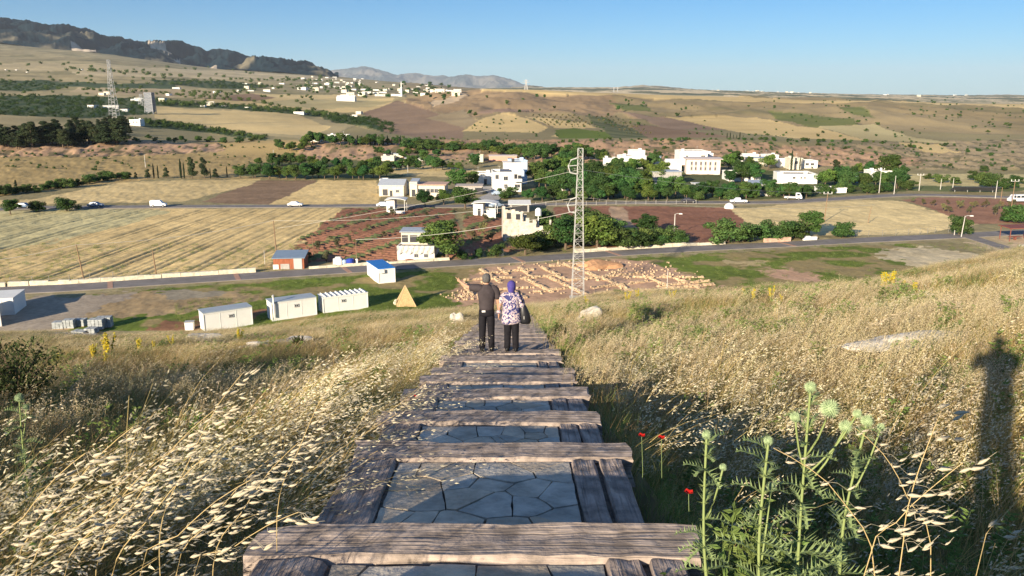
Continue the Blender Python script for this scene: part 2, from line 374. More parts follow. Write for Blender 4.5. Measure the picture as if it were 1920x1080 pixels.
for r in ROADS.values():
    r['P'] = [at_z(*p) for p in r['pts']]
def seg_dist(X, Y, P):
    m = np.full(X.shape, 1e9)
    for a, b in zip(P[:-1], P[1:]):
        dx, dy = b.x-a.x, b.y-a.y; t = np.clip(((X-a.x)*dx+(Y-a.y)*dy)/(dx*dx+dy*dy), 0, 1)
        m = np.minimum(m, np.hypot(X-a.x-t*dx, Y-a.y-t*dy))
    return m
def inpoly(px, py, P):
    c = np.zeros(px.shape, bool); j = len(P)-1
    for i in range(len(P)):
        xi, yi = P[i]; xj, yj = P[j]
        if yi != yj: c ^= ((yi > py) != (yj > py)) & (px < (xj-xi)*(py-yi)/(yj-yi)+xi)
        j = i
    return c

def build_ground():
    Yr = list(np.arange(-45, 0, 1.5)) + list(np.arange(0, 60, .3)) + list(np.arange(60, 100, .6))
    y = 100.
    while y < 420: Yr.append(y); y += max(.35, y*y/46700)
    while y < 7000: Yr.append(y); y *= 1.011
    Yr = np.array(Yr)
    tt = np.concatenate([-np.geomspace(.78, 1.9, 14)[::-1], np.linspace(-.775, .775, 1050), np.geomspace(.78, 1.9, 14)])
    w = Yr+45.5 - np.clip((Yr-400)/3, 0, 40)
    X = tt[None, :]*w[:, None]; Y = np.repeat(Yr[:, None], len(tt), 1)
    xs, ys = X.ravel(), Y.ravel(); z = H(xs, ys); px, py = project(xs, ys, z)
    # uneven field edges
    wob = np.clip(18/np.maximum(ys, 1)*60, .8, 9); qx = px + (fbm(xs*.12, ys*.12, 31, 3)-.5)*wob*4; qy = py + (fbm(xs*.15, ys*.15, 37, 3)-.5)*wob*.9
    nv_ = (ys > 100) & (ys < 180); qx += np.where(nv_, (fbm(xs*.55, ys*.55, 33, 4)-.5)*60, 0); qy += np.where(nv_, (fbm(xs*.5, ys*.6, 35, 4)-.5)*16, 0)
    C = np.empty((len(xs), 3)); C[:] = (.27, .225, .115); amp = np.full(len(xs), .25)
    C[ys < 100] = (.20, .155, .085); amp[ys < 100] = 0
    fid = np.full(len(xs), -1)
    for n, (y0, y1, c, a, P) in enumerate(FIELDS):
        bx0, bx1 = min(p[0] for p in P)-1, max(p[0] for p in P)+1; by0, by1 = min(p[1] for p in P)-1, max(p[1] for p in P)+1
        k = np.nonzero((ys >= y0) & (ys <= y1) & (qx > bx0) & (qx < bx1) & (qy > by0) & (qy < by1))[0]
        k = k[inpoly(qx[k], qy[k], P)]; C[k] = c; amp[k] = a; fid[k] = n
    # patchiness of the vegetation itself
    big = fbm(xs*.03, ys*.03, 3, 4)-.5; fine = fbm(xs*.5, ys*.5, 4, 4)-.5; med = fbm(xs*.12, ys*.2, 11, 4)-.5
    farm = ys > 420
    fs = np.where(farm, 1., 0.)
    vb = fbm(xs*.006, ys*.004, 13, 4)-.5
    mul = 1 + big*.35 + med*.5*(1-fs) + fine*.35*(1-fs) + vb*.6*fs
    C *= mul[:, None]
    isg = np.isin(fid, [i for i, f in enumerate(FIELDS) if f[2] == GRASS])
    k = isg & (ys < 200); g = sst(.50, .60, fbm(xs*.16, ys*.22, 21, 4)+ (fbm(xs*.04, ys*.05, 22, 2)-.5)*.5)
    C[k] = C[k]*(1-g[k, None]*.8) + np.array([.33, .24, .12])*g[k, None]*.8
    k = np.isin(fid, [0, 1]); g = sst(.5, .68, fbm(xs*.012, ys*.009, 23, 5))
    C[k] = C[k]*(1-.5*g[k, None]) + np.array([.13, .13, .06])*.5*g[k, None]
    k = (ys > 1900) & (px > 900) & (py < 205); g = sst(.46, .54, fbm(xs*.0035, ys*.0016, 29, 3)); g2 = sst(.56, .64, fbm(xs*.006, ys*.003, 30, 3))
    C[k] = np.array([.17, .17, .10])*(1-g[k, None]) + np.array([.62, .50, .31])*g[k, None]; k = k & (g2 > .5); C[k] = C[k]*.4 + np.array([.09, .12, .07])*.6
    # rocky banks: broken ledges, soil and low scrub growing in it
    bank = np.isin(fid, [3, 4, 5]); rock = fbm(xs*.16, ys*.1, 25, 5)
    scr = sst(.56, .62, fbm(xs*.22, ys*.14, 27, 4)); C[bank] = C[bank]*(1-.75*scr[bank, None]) + np.array([.10, .10, .05])*.75*scr[bank, None]
    # drill rows, tramlines and ploughed ridges, as ridges in the ground
    relief = np.zeros(len(xs))
    relief += amp*((fbm(xs*.55, ys*.35, 41, 4)-.5)*1.3*(~farm) + (fbm(xs*.02, ys*.014, 43, 5)-.5)*13*farm*sst(420, 800, ys)*.9)
    relief += np.where(bank, (rock-.5)*3.2, 0)
    wf = np.isin(fid, [i for i, f in enumerate(FIELDS) if f[0] == 120 and f[2] in (WHEAT, (.50,.43,.22))])
    a = R(33); u = xs*math.cos(a)-ys*math.sin(a)    # rows run up to the right
    u2 = xs*1.0-ys*.06 + (fbm(xs*.015, ys*.015, 51, 2)-.5)*3
    tram = np.exp(-((u2 % 8.0)-3.5)**2/.08) + .8*np.exp(-((u2 % 8.0)-5.2)**2/.07)
    tram *= .45+.55*sst(.35, .5, fbm(xs*.03, ys*.05, 52, 3))
    relief -= np.where(wf, tram*.33, 0); C[wf] *= (1-.25*np.clip(tram[wf, None], 0, 1))
    relief += np.where(wf, (vn(u2*1.6, xs*.08, 3)-.5)*.28, 0)
    rf = np.isin(fid, [i for i, f in enumerate(FIELDS) if f[2] == REDP])
    v = ys*math.cos(R(22))+xs*math.sin(R(22))
    left = rf & (xs < 0)
    relief += np.where(left, .28*np.sin(v*2*math.pi/2.1), 0)
    relief += np.where(rf & (xs > 0), .06*np.sin(v*2*math.pi/1.2), 0)
    gr = left & (np.abs(((xs*.94-ys*.32) % 7.5)-3.7) < 1.1) & (fbm(xs*.5, ys*.5, 61, 2) > .42)
    C[gr] = (.13, .15, .06); relief[gr] += .35
    of = np.isin(fid, [i for i, f in enumerate(FIELDS) if f[2] == ORCH or f[2] == (.10,.12,.055)])
    rows = .5+.5*np.sin((xs*.5+ys*.2)*2*math.pi/9); relief += np.where(of, rows*.6*fbm(xs*.1, ys*.1, 71, 2), 0)
    C[of] = C[of]*.75 + np.array([.24, .20, .10])*(.25*(1-rows[of, None])+.05); amp[of] *= .3
    rd = np.full(len(xs), 1e9); nr = (ys > 95) & (ys < 420)
    for r in ROADS.values(): rd[nr] = np.minimum(rd[nr], seg_dist(xs[nr], ys[nr], r['P'])-r['w']/2)
    relief *= sst(.8, 3, rd)
    verge = (rd < 2.2) & nr; C[verge] = C[verge]*.4 + np.array([.36, .30, .17])*.6*(.7+.6*fbm(xs[verge]*.6, ys[verge]*.6, 81, 2)[:, None])
    z = z + relief*sst(95, 108, ys)
    # bare hillside soil with litter
    k = ys < 100; g = fbm(xs[k]*1.4, ys[k]*1.4, 91, 4)[:, None]; C[k] = np.array([.17, .15, .07])*(1-g) + np.array([.38, .31, .155])*g
    C = np.clip(C, .012, .9)
    nr_, nc = X.shape; i = np.arange((nr_-1)*nc).reshape(nr_-1, nc)[:, :-1].ravel()
    F = np.stack([i, i+1, i+nc+1, i+nc], 1)
    me = np_mesh('ground', np.stack([xs, ys, z], 1), F, mat('ground_soil', (1, 1, 1), .95, 1.1, .22, vcol=True, bump=.05, bscale=2.2, spec=.1), smooth=True)
    ca = me.color_attributes.new('Col', 'FLOAT_COLOR', 'POINT')
    ca.data.foreach_set('color', np.concatenate([C, np.ones((len(C), 1))], 1).astype(np.float32).ravel())
    o = link('ground', me); tag(o, 'dry hillside falling to a patchwork valley of wheat and ploughed fields', kind='structure')
build_ground()

# ------------------------------------------------------------ roads
def resample(P, step):
    out = [P[0]]
    # catmull-rom
    for i in range(len(P)-1):
        p0, p1, p2, p3 = P[max(i-1, 0)], P[i], P[i+1], P[min(i+2, len(P)-1)]
        n = max(1, int((p2-p1).length/step))
        for k in range(1, n+1):
            t = k/n; out.append(.5*((2*p1)+(p2-p0)*t+(2*p0-5*p1+4*p2-p3)*t*t+(3*p1-p0-3*p2+p3)*t**3))
    return out
def ribbon(name, P, w, zoff, m, thick=0, off=0):
    mb = MB(); n = len(P)
    for i, p in enumerate(P):
        dr = (P[min(i+1, n-1)]-P[max(i-1, 0)]); dr.z = 0; dr.normalize(); nn = Vector((-dr.y, dr.x, 0))
        for s_ in (-.5, .5):
            q = p + nn*(off+s_*w); z = zoff; mb.v.append((q.x, q.y, z))
            if thick: mb.v.append((q.x, q.y, z-thick))
    k = 4 if thick else 2
    for i in range(n-1):
        a = i*k; b = a+k
        if thick: mb.f += [(a, a+2, b+2, b), (a, b, b+1, a+1), (a+2, a+3, b+3, b+2)]
        else: mb.f.append((a, a+1, b+1, b))
    return mb.build(name, m)
ASPH = mat('asphalt', (.20, .18, .165), .9, .35, .22, bump=.02, bscale=8)
rlab = dict(main='grey village road crossing below the hillside', far='far asphalt road past the houses', side='narrow track joining the road at right', yard='concrete yard lane by the white house')
for k, r in ROADS.items():
    r['R'] = resample(r['P'], 3)
    tag(ribbon('road', r['R'], r['w'], .14 + .01*list(ROADS).index(k), ASPH if k != 'yard' else GREYC(), .3), rlab[k], kind='structure')

# ------------------------------------------------------------ mountains
def ridge_mesh(name, sky_pts, foot_pts, F1, F0, m, step, amp, seed, label, colf):
    """a real range: foot at distance F0, crest at F1, and a back slope"""
    xs = np.arange(sky_pts[0][0], sky_pts[-1][0]+step, step)
    ys = np.interp(xs, *zip(*sky_pts)) + (fbm(xs*.09, xs*0+seed, seed, 4)-.5)*(6 if F1 < 9000 else 2.5); yf = np.interp(xs, *zip(*foot_pts))
    n = 46; V = []; Cc = []
    zt = np.array([CZ-F1*pyslope(y) for y in ys]); zf = np.array([CZ-F0*pyslope(y) for y in yf])-4
    tt = (xs-960)/FPX*.985
    for j in range(n+8):
        s = min(j/(n-1), 1); F = F0+(F1-F0)*s; b = max(0, j-n+1)/8
        z = zf+(zt-zf)*(s**.9)
        Fb = F + b*(F1-F0)*.8; X = tt*F1*(F/F1) if b == 0 else tt*Fb
        env = math.sin(math.pi*min(s, 1))**.7 if b == 0 else 0
        L = (F1-F0)*.22
        rg = 1-np.abs(2*fbm(X/L, np.full_like(X, Fb)/L*.45, seed, 5)-1)
        zz = z + (rg-.75)*amp*env - b*b*(zt-zf)*1.1 + (fbm(X/(L*.15), X*0+Fb/(L*.15), seed+3, 3)-.5)*amp*.09
        V.append(np.stack([X, np.full_like(X, Fb), zz], 1)); Cc.append(colf(xs, s, rg, X, Fb))
    V = np.concatenate(V); Cc = np.concatenate(Cc); nc = len(xs); i = np.arange((n+7)*nc).reshape(n+7, nc)[:, :-1].ravel()
    me = np_mesh(name, V, np.stack([i, i+1, i+nc+1, i+nc], 1), m, True)
    ca = me.color_attributes.new('Col', 'FLOAT_COLOR', 'POINT'); ca.data.foreach_set('color', np.concatenate([Cc, np.ones((len(Cc), 1))], 1).astype(np.float32).ravel())
    return tag(link(name, me), label, kind='structure')
MTN = mat('mountain_cover', (1, 1, 1), .95, .02, .25, vcol=True, bump=3, bscale=.02, spec=.05)
def col_wood(xs, s, rg, X, F):
    g = sst(.66, .78, fbm(X*.006, X*0+F*.004, 7, 5)+.10*(s < .25)+.05*(s > .9))[:, None]
    c = np.array([.008, .022, .030])*(1-g)+np.array([.20, .17, .11])*g
    q = ((xs > 285+s*14-0) & (xs < 352) & (s > .55-(xs-290)*.006) & (s < .97-(xs-290)*.009) & (fbm(X*.02, X*0+F*.012, 5, 3) > .38))
    q |= ((xs > 388) & (xs < 418) & (s < .38)) | ((xs > 155) & (xs < 200) & (s < .2) & (rg > .6))
    c[q] = (.50, .41, .30); return c
ridge_mesh('mountain', [(-420,-70),(-200,-25),(-60,14),(0,28),(30,36),(60,40),(100,46),(127,50),(150,51),(175,57),(200,63),(213,70),(240,74),(262,80),(287,84),(300,79),(318,78),(340,77),(358,82),(377,88),(400,97),(413,93),(425,92),(440,92),(455,98),(467,103),(485,112),(497,118),(503,113),(520,117),(530,118),(540,116),(552,120),(567,124),(580,122),(590,125),(600,131),(612,138),(640,146)],
    [(-420,40),(-200,66),(0,76),(60,82),(110,92),(200,98),(290,112),(350,131),(400,133),(450,128),(500,131),(560,136),(612,141),(640,148)], 5600, 4300, MTN, 1.3, 210, 3, 'dark wooded mountain ridge with a pale bare cliff', col_wood)
def col_far(xs, s, rg, X, F):
    g = sst(.4, .65, fbm(X*.0012, X*0+F*.0009, 17, 4))[:, None]; return np.array([.07, .085, .085])*(1-g)+np.array([.19, .17, .14])*g
ridge_mesh('mountain', [(590,140),(620,134),(640,131),(660,128),(690,124),(705,127),(730,135),(750,142),(765,137),(790,138),(810,142),(835,142),(850,144),(870,141),(900,144),(925,142),(945,146),(960,151),(980,160),(1010,166)],
    [(590,166),(1010,170)], 24000, 20000, MTN, 1.6, 420, 12, 'hazy blue mountain range on the horizon', col_far)
ridge_mesh('hill', [(960,163),(1000,161),(1040,166),(1080,169),(1130,167),(1160,163),(1200,159),(1240,162),(1280,166),(1330,170),(1380,173),(1430,174),(1480,175),(1560,178),(1640,177),(1720,178),(1800,179),(1880,178),(2000,179),(2300,180)],
    [(960,180),(2300,190)], 9500, 7000, MTN, 2, 60, 19, 'low rolling farmland on the hazy horizon at right',
    lambda xs, s, rg, X, F: (lambda g: np.array([.17, .15, .09])*(1-g)+np.array([.46, .38, .24])*g)(sst(.45, .55, fbm(X*.0022, X*0+F*.004, 27, 4))[:, None]))

# ------------------------------------------------------------ trees and shrubs
def leaf_cloud(P, N, size, col, var, seed, asp=1.0):
    """P points; one quad per point; 'Col' carries the leaf's own colour"""
    r = np.random.default_rng(seed); n = len(P)
    A = r.normal(size=(n, 3)); A /= np.linalg.norm(A, axis=1)[:, None]
    A = A*.75 + N*.9; A /= np.linalg.norm(A, axis=1)[:, None]
    T = np.cross(A, r.normal(size=(n, 3))); T /= np.linalg.norm(T, axis=1)[:, None]+1e-9; B = np.cross(A, T)
    s = size*r.uniform(.6, 1.35, n)[:, None]
    V = np.stack([P-T*s*asp, P-B*s*.55, P+T*s*asp, P+B*s*.55], 1).reshape(-1, 3)
    F = np.arange(4*n).reshape(n, 4)
    c = np.array(col)*(1+r.uniform(-var, var, n))[:, None]
    return V, F, np.repeat(c, 4, 0)
def col_mesh(name, V, F, C, m):
    me = np_mesh(name, V, F, m); ca = me.color_attributes.new('Col', 'FLOAT_COLOR', 'POINT')
    ca.data.foreach_set('color', np.concatenate([C, np.ones((len(C), 1))], 1).astype(np.float32).ravel()); return me
LEAF = mat('foliage', (1, 1, 1), .7, vcol=True, transl=.22, rand=.42, spec=.15)
BARK = mat('bark', (.13, .095, .065), .95, 6, .3)
def crown(kind, seed):
    r = np.random.default_rng(seed); P = []; Nn = []; lift = []
    def lobe(c, rad, n, sq=(1, 1, 1)):
        u = r.normal(size=(n, 3)); u /= np.linalg.norm(u, axis=1)[:, None]
        rr = rad*(1-.55*r.random(n)**1.6)[:, None]; P.append(np.array(c)+u*rr*np.array(sq)); Nn.append(u)
    if kind == 'broad':      # unit height 8
        for k in range(15):
            a = r.uniform(0, 6.28); q = r.uniform(0, 2.6)**1; z = r.uniform(2.6, 6.9); q *= math.sqrt(max(.1, 1-((z-4.3)/3.3)**2))*1.15
            lobe((q*math.cos(a), q*math.sin(a), z), r.uniform(.8, 1.45), 330, (1, 1, .85))
        lobe((0, 0, 4.4), 2.5, 900); col = (.062, .122, .028); size = .23; hgt = 8
    elif kind == 'bushy':    # to the ground
        for k in range(14):
            a = r.uniform(0, 6.28); q = r.uniform(0.2, 1.6); z = r.uniform(.5, 2.5)
            lobe((q*math.cos(a), q*math.sin(a), z), r.uniform(.4, .8), 240, (1, 1, .9))
        lobe((0, 0, 1.2), 1.3, 700, (1, 1, .8)); col = (.065, .115, .028); size = .125; hgt = 3
    elif kind == 'olive':
        for k in range(10):
            a = r.uniform(0, 6.28); q = r.uniform(0.1, 1.1); z = r.uniform(1.3, 2.9)
            lobe((q*math.cos(a), q*math.sin(a), z), r.uniform(.35, .7), 170)
        col = (.10, .12, .065); size = .11; hgt = 3.5
    elif kind == 'cypress':
        for z in np.linspace(.6, 9.4, 24):
            w = .78*math.sin(math.pi*min(1, (z+1.4)/11.2))**.7
            lobe((r.uniform(-.1, .1), r.uniform(-.1, .1), z), max(.2, w), 130, (1, 1, 1.3))
        col = (.022, .042, .020); size = .16; hgt = 10
    elif kind == 'pine':
        for k in range(20):
            z = r.uniform(1.8, 9.2); w = (1-(z/10.3))*3.2+.3; a = r.uniform(0, 6.28); q = w*r.uniform(.2, .75)
            lobe((q*math.cos(a), q*math.sin(a), z), .55+w*.28, 220, (1, 1, .6))
        lobe((0, 0, 4.6), 1.5, 500, (1, 1, 2)); col = (.026, .048, .024); size = .20; hgt = 10
    P = np.concatenate(P); Nn = np.concatenate(Nn); tn = r.uniform(-1, 1); col = (col[0]*(1+.30*tn), col[1]*(1+.10*tn), col[2]*(1-.1*tn))
    C0 = fbm(P[:, 0]*1.1+9, P[:, 2]*1.1+P[:, 1], seed, 2)
    V, F, C = leaf_cloud(P, Nn, size, col, .28, seed+5, 1.0)
    C *= np.repeat(.75+.6*C0, 4)[:, None]; C[:, 0] *= np.repeat(.85+.5*C0, 4)
    return col_mesh('crown', V, F, C, LEAF), hgt
def trunk_mesh(kind, seed):
    r = random.Random(seed); mb = MB()
    if kind == 'broad':
        mb.tube([(0, 0, -.3), (.05, 0, 1.2), (.0, .1, 2.6), (.1, 0, 4.6)], [.26, .2, .15, .06], 7)
        for k in range(5):
            a = r.uniform(0, 6.28); mb.tube([(0, 0, 1.6+k*.25), (math.cos(a)*.9, math.sin(a)*.9, 2.9+k*.3), (math.cos(a)*1.9, math.sin(a)*1.9, 4+k*.4)], [.11, .07, .03], 5)
    elif kind in ('olive', 'bushy'):
        for k in range(4):
            a = r.uniform(0, 6.28); mb.tube([(0, 0, -.2), (math.cos(a)*.2, math.sin(a)*.2, .8), (math.cos(a)*.7, math.sin(a)*.7, 1.9)], [.12, .08, .03], 5)
    else:
        mb.tube([(0, 0, -.3), (0, 0, 4), (0, 0, 8.6)], [.22, .13, .03], 7)
    return mb.mesh('trunk', BARK)
TREES = {}
for kd, nv in (('broad', 4), ('bushy', 3), ('olive', 2), ('cypress', 2), ('pine', 2)):
    TREES[kd] = [(crown(kd, 100+17*i+len(kd)), trunk_mesh(kd, i)) for i in range(nv)]
NAMES = dict(broad='broadleaf_tree', bushy='shrub', olive='olive_tree', cypress='cypress_tree', pine='pine_tree')
CATS = dict(broad='tree', bushy='shrub', olive='olive tree', cypress='cypress', pine='pine tree')
def plant(kind, p, h, label, group=None, wide=1.0, simple=False):
    (me, hg), tr = random.choice(TREES[kind]); s = h/hg
    rz = random.uniform(0, 6.28)
    if simple:
        o = link(NAMES[kind], me, None, p); o.scale = (s*wide, s*wide, s); o.rotation_euler = (0, 0, rz); return tag(o, label, CATS[kind], group)
    t = thing(NAMES[kind], p, label, CATS[kind], group, rz); t.scale = (s*wide, s*wide, s)
    link('trunk', tr, t); link('crown', me, t); return t
ORD = ['first','second','third','fourth','fifth','sixth','seventh','eighth','ninth','tenth','eleventh','twelfth','thirteenth','fourteenth','fifteenth','sixteenth','seventeenth','eighteenth','nineteenth','twentieth']
def ordinals(lst, label, group):
    n = len(lst); rows = max(1, math.ceil(n/20)); by = sorted(range(n), key=lambda i: -lst[i][1]); out = [None]*n
    rn = {1: ['']}.get(rows) or {2: ['nearer', 'farther'], 3: ['nearest', 'middle', 'farthest']}.get(rows) or ['nearest'] + [ORD[i]+' nearest' for i in range(1, rows-1)] + ['farthest']
    for r_ in range(rows):
        c = sorted(by[r_*n//rows:(r_+1)*n//rows], key=lambda i: lst[i][0])
        for k, i in enumerate(c):
            w = label.split()[:16-(5 if rows == 1 else 9)]
            while w[-1] in ('the', 'of', 'on', 'at', 'in', 'along', 'and', 'a', 'by', 'between', 'far', 'right', 'left'): w.pop()
            pos = 'leftmost' if k == 0 else 'rightmost' if k == len(c)-1 else ORD[k]+' from left'
            out[i] = ' '.join(w)+', '+pos+('' if rows == 1 else ' in the '+rn[r_]+' row')
    return out
def trees(kind, label, group, lst, wide=1.18, skip=100, simple=None):
    lab = ordinals(lst, label, group) if group else [label]*len(lst)
    for q, label in zip(lst, lab):
        px, py, hp = q[:3]; p = ground(px, py, skip); h = hp*mpp(p)*(1.12 if group else 1)
        k = q[3] if len(q) > 3 else kind
        plant(k, p, h, label, group, wide*(q[4] if len(q) > 4 else random.uniform(.9, 1.15)), simple=(h*FPX/depth_of(p) < 9) if simple is None else simple)
def along(pts, n, h0, h1_, jx=4, jy=2):
    P = [Vector((a, b, 0)) for a, b in pts]; L = [(b-a).length for a, b in zip(P[:-1], P[1:])]; T = sum(L); out = []
    for i in range(n):
        d_ = T*(i+random.random()*.8)/n; k = 0
        while k < len(L)-1 and d_ > L[k]: d_ -= L[k]; k += 1
        q = P[k].lerp(P[k+1], min(1, d_/L[k])); out.append((q.x+random.uniform(-jx, jx), q.y+random.uniform(-jy, jy), random.uniform(h0, h1_)))
    return out
# single, recognisable ones (photo foot x, foot y, height)
def one(kind, px, py, hp, label, wide=1.0): trees(kind, label, None, [(px, py, hp, kind, wide)])
one('broad', 838, 486, 74, 'tall dark broadleaf tree beside the two storey ruin at the road', 1.35)
one('broad', 985, 478, 46, 'spreading green tree hiding the ruined house by the road', 1.6)
one('bushy', 930, 482, 24, 'small green shrub between the tall dark tree and the ruined house')
one('bushy', 868, 488, 18, 'low green shrub at the foot of the tall dark tree', 1.3)
one('bushy', 897, 484, 17, 'thin pale shrub in the dark gap right of the tall tree', .8)
one('broad', 1060, 468, 66, 'big leafy tree directly behind the lattice mast', 1.2)
one('broad', 1120, 466, 72, 'big leafy tree just right of the lattice mast', 1.25)
one('broad', 1022, 440, 50, 'green tree behind the broken walls left of the mast', 1.2)
one('bushy', 1165, 464, 38, 'dense rounded shrub on the road hedge right of the mast', 1.5)
one('bushy', 1212, 462, 30, 'low shrub on the road hedge under the round tree', 1.7)
one('broad', 1213, 438, 38, 'round wide tree at the edge of the red field', 1.5)
one('bushy', 1266, 458, 28, 'low bright shrub on the hedge near the street lamp', 1.4)
one('bushy', 1240, 461, 22, 'small shrub filling the hedge near the street lamp', 1.5)
one('bushy', 1365, 455, 40, 'left hand bush of the hedge by the wheat field', 1.5)
one('bushy', 1395, 454, 32, 'second bush of the hedge by the wheat field', 1.3)
one('bushy', 1432, 451, 30, 'low middle bush of the hedge by the wheat field', 1.3)
one('bushy', 1465, 449, 36, 'rounded bush left of the tallest hedge tree', 1.3)
one('broad', 1516, 446, 52, 'tallest leafy tree of the hedge by the wheat field', 1.15)
one('bushy', 1490, 448, 34, 'bush under the tallest hedge tree', 1.2)
one('bushy', 1581, 446, 30, 'lone round bush at the right end of the hedge', 1.25)
one('bushy', 1798, 441, 36, 'round bush behind the white lamp post by the road', .9)
one('bushy', 1905, 418, 34, 'dark bush at the right edge by the road', 1.2)
one('bushy', 1888, 416, 20, 'small dark bush beside the olive field at right', 1.2)
one('bushy', 125, 396, 25, 'round dark bush beside the far road at left', 1.3)
one('bushy', 69, 397, 21, 'smaller round bush beside the far road at left', 1.2)
one('broad', 20, 402, 30, 'spreading tree beside the far road near the left edge', 1.3)
one('cypress', 1483, 322, 41, 'tall slim dark cypress among the white houses', .62)
one('cypress', 1499, 320, 26, 'shorter slim cypress beside the tall cypress', .6)
one('pine', 1565, 345, 48, 'dark ragged pine between the white houses at right', .9)
one('broad', 1663, 332, 44, 'dark round tree behind the flat roofed house at right', 1.2)
one('broad', 857, 356, 40, 'green tree left of the white three storey house', 1.2)
one('broad', 885, 350, 30, 'smaller tree beside the low white annexe', 1.1)
one('broad', 797, 388, 34, 'young tree in front of the long tiled house', 1.0)
one('broad', 832, 384, 32, 'young tree right of the long tiled house', 1.1)
one('broad', 872, 392, 44, 'leafy tree beside the grey flat roofed shed', 1.3)
one('bushy', 950, 372, 22, 'round shrub in front of the white three storey house', 1.5)
# rows and groups
trees('cypress', 'slim dark cypress in the row along the graveyard at left', 'cypresses along the graveyard', [(340,335,34,'cypress',.7),(346,335,28,'cypress',.6),(289,335,26,'cypress',.6),(297,335,24,'cypress',.6),(426,333,20,'cypress',.6),(395,335,18,'cypress',.6)])
trees('pine', 'broad dark conifer in the row along the graveyard at left', 'conifers along the graveyard', [(360,335,38,'pine',.9),(384,335,42,'pine',.7),(312,335,22,'pine',.9),(404,335,20,'pine',1),(277,336,20,'pine',1),(255,336,14,'pine',.8),(30,352,14,'pine',.8)])
trees('broad', 'green broadleaf tree in the row behind the ploughed field', 'trees behind the ploughed field', along([(450,334),(520,336),(600,335),(690,336),(735,334)], 20, 20, 30))
trees('broad', 'dark tree in the belt behind the field row', 'second belt of trees behind the fields', along([(480,312),(560,312),(640,318),(760,318),(860,318)], 24, 15, 24))
trees('bushy', 'low bush in the line at the left edge of the fields', 'bushes along the left field edge', along([(-20,368),(60,360),(130,352),(190,338),(250,336)], 22, 9, 18), 1.3)
trees('broad', 'tree in the grove between the houses left of the white house', 'grove left of the white house', along([(720,325),(800,305),(870,322),(900,314),(870,300)], 12, 14, 22))
trees('broad', 'leafy tree in the dense grove right of the white house', 'grove right of the white house', along([(1005,352),(1060,362),(1100,372),(1160,372),(1225,372),(1270,370)], 22, 30, 46) + along([(1010,330),(1060,322),(1100,340),(1150,345),(1210,350),(1240,338)], 20, 26, 40) + along([(1035,312),(1090,300),(1130,306),(1170,330),(1215,322),(1245,300)], 14, 20, 30))
trees('broad', 'orchard tree standing along the far road verge', 'trees along the far road', along([(985,378),(1050,377),(1130,377),(1200,377),(1260,374)], 14, 18, 28))
trees('broad', 'garden tree among the white houses of the right village', 'garden trees of the right village', along([(1270,372),(1330,372),(1390,372),(1440,368),(1520,372)], 16, 20, 34) + along([(1350,345),(1420,340),(1360,318),(1390,318),(1450,318)], 9, 22, 32) + along([(1545,352),(1610,352),(1680,352),(1700,352)], 10, 24, 36) + along([(1575,330),(1640,326),(1700,336)], 7, 16, 24))
trees('bushy', 'low bush in the tangle below the right village', 'bushes below the right village', along([(1290,374),(1380,374),(1480,368),(1560,362),(1650,360),(1710,356)], 18, 12, 18), 1.3)
trees('bushy', 'bush in the scattered clump at the right valley edge', 'bushes at the right valley edge', [(1763,343,14),(1790,345,12),(1845,345,20),(1858,352,24),(1880,354,18),(1900,352,12),(1830,338,16),(1845,322,10),(1882,320,7),(1905,345,14),(1740,336,10)], 1.5)
trees('olive', 'young olive tree in the red field at right', 'olive trees in the red field', [(1712,379,8),(1730,384,11),(1750,387,12),(1776,384,9),(1769,397,15),(1779,399,12),(1797,391,14),(1803,387,11),(1817,400,13),(1822,391,12),(1829,388,11),(1846,390,13),(1853,386,8),(1866,404,16),(1868,396,13),(1876,391,13),(1893,392,14),(1901,385,11),(1850,380,6)])
trees('olive', 'small orchard tree on the ploughed rows by the blue tanks', 'small trees on the ploughed rows', [(597,470,18),(633,466,19),(655,454,13),(665,458,9),(720,445,11),(620,452,10),(575,462,8),(690,430,9),(760,438,10),(612,492,20),(580,490,18),(648,478,8),(735,405,14),(700,412,10),(800,410,12),(905,440,22),(885,452,20),(920,455,18),(910,418,16)])
trees('pine', 'dark tree of the pine wood on the slope at left', 'pine wood on the left slope', along([(-10,278),(60,276),(120,273),(180,270),(235,268)], 30, 26, 46, 6, 3) + along([(0,262),(80,258),(140,250),(200,254)], 14, 22, 32) + along([(185,240),(230,238),(240,256)], 8, 14, 22), 1.6)
trees('bushy', 'shrub in the line under the dry slope at left', 'shrubs under the dry slope', along([(190,262),(330,262),(420,268),(500,262)], 16, 5, 10, 6, 3), 1.4)
trees('broad', 'dark tree by the white cottage above the cliff', 'trees above the cliff', along([(515,280),(560,285),(590,268),(640,272),(700,274),(745,272)], 24, 12, 22))
trees('cypress', 'thin cypress in the row on the cliff edge', 'cypresses on the cliff edge', [(x, 272, random.uniform(12, 18), 'cypress', 1.2) for x in range(655, 755, 8)] + [(1363+i*6, 260, random.uniform(6, 12), 'cypress', .9) for i in range(6)])
trees('bushy', 'scrub bush on the cliff edge above the grove', 'scrub above the grove', along([(760,278),(840,282),(900,280),(960,285),(1040,286)], 30, 8, 18), 1.4)
trees('broad', 'tree in the thicket at the foot of the bank', 'thicket at the foot of the bank', along([(905,285),(960,295),(1010,300),(1060,292),(1110,286)], 22, 14, 26) + along([(700,290),(760,296),(830,292)], 10, 10, 16))
trees('bushy', 'small dark shrub dotting the edge of the far terrace', 'shrubs on the terrace edge', along([(1050,268),(1160,262),(1280,264),(1400,262),(1500,265),(1640,268),(1740,282)], 45, 3, 6, 4, 1), 1.3, simple=True)
trees('bushy', 'small dark shrub dotting the brown central hill', 'shrubs on the central hill', [(random.uniform(830, 1300), random.uniform(180, 240), random.uniform(3, 7)) for _ in range(32)], .9, 500, True)
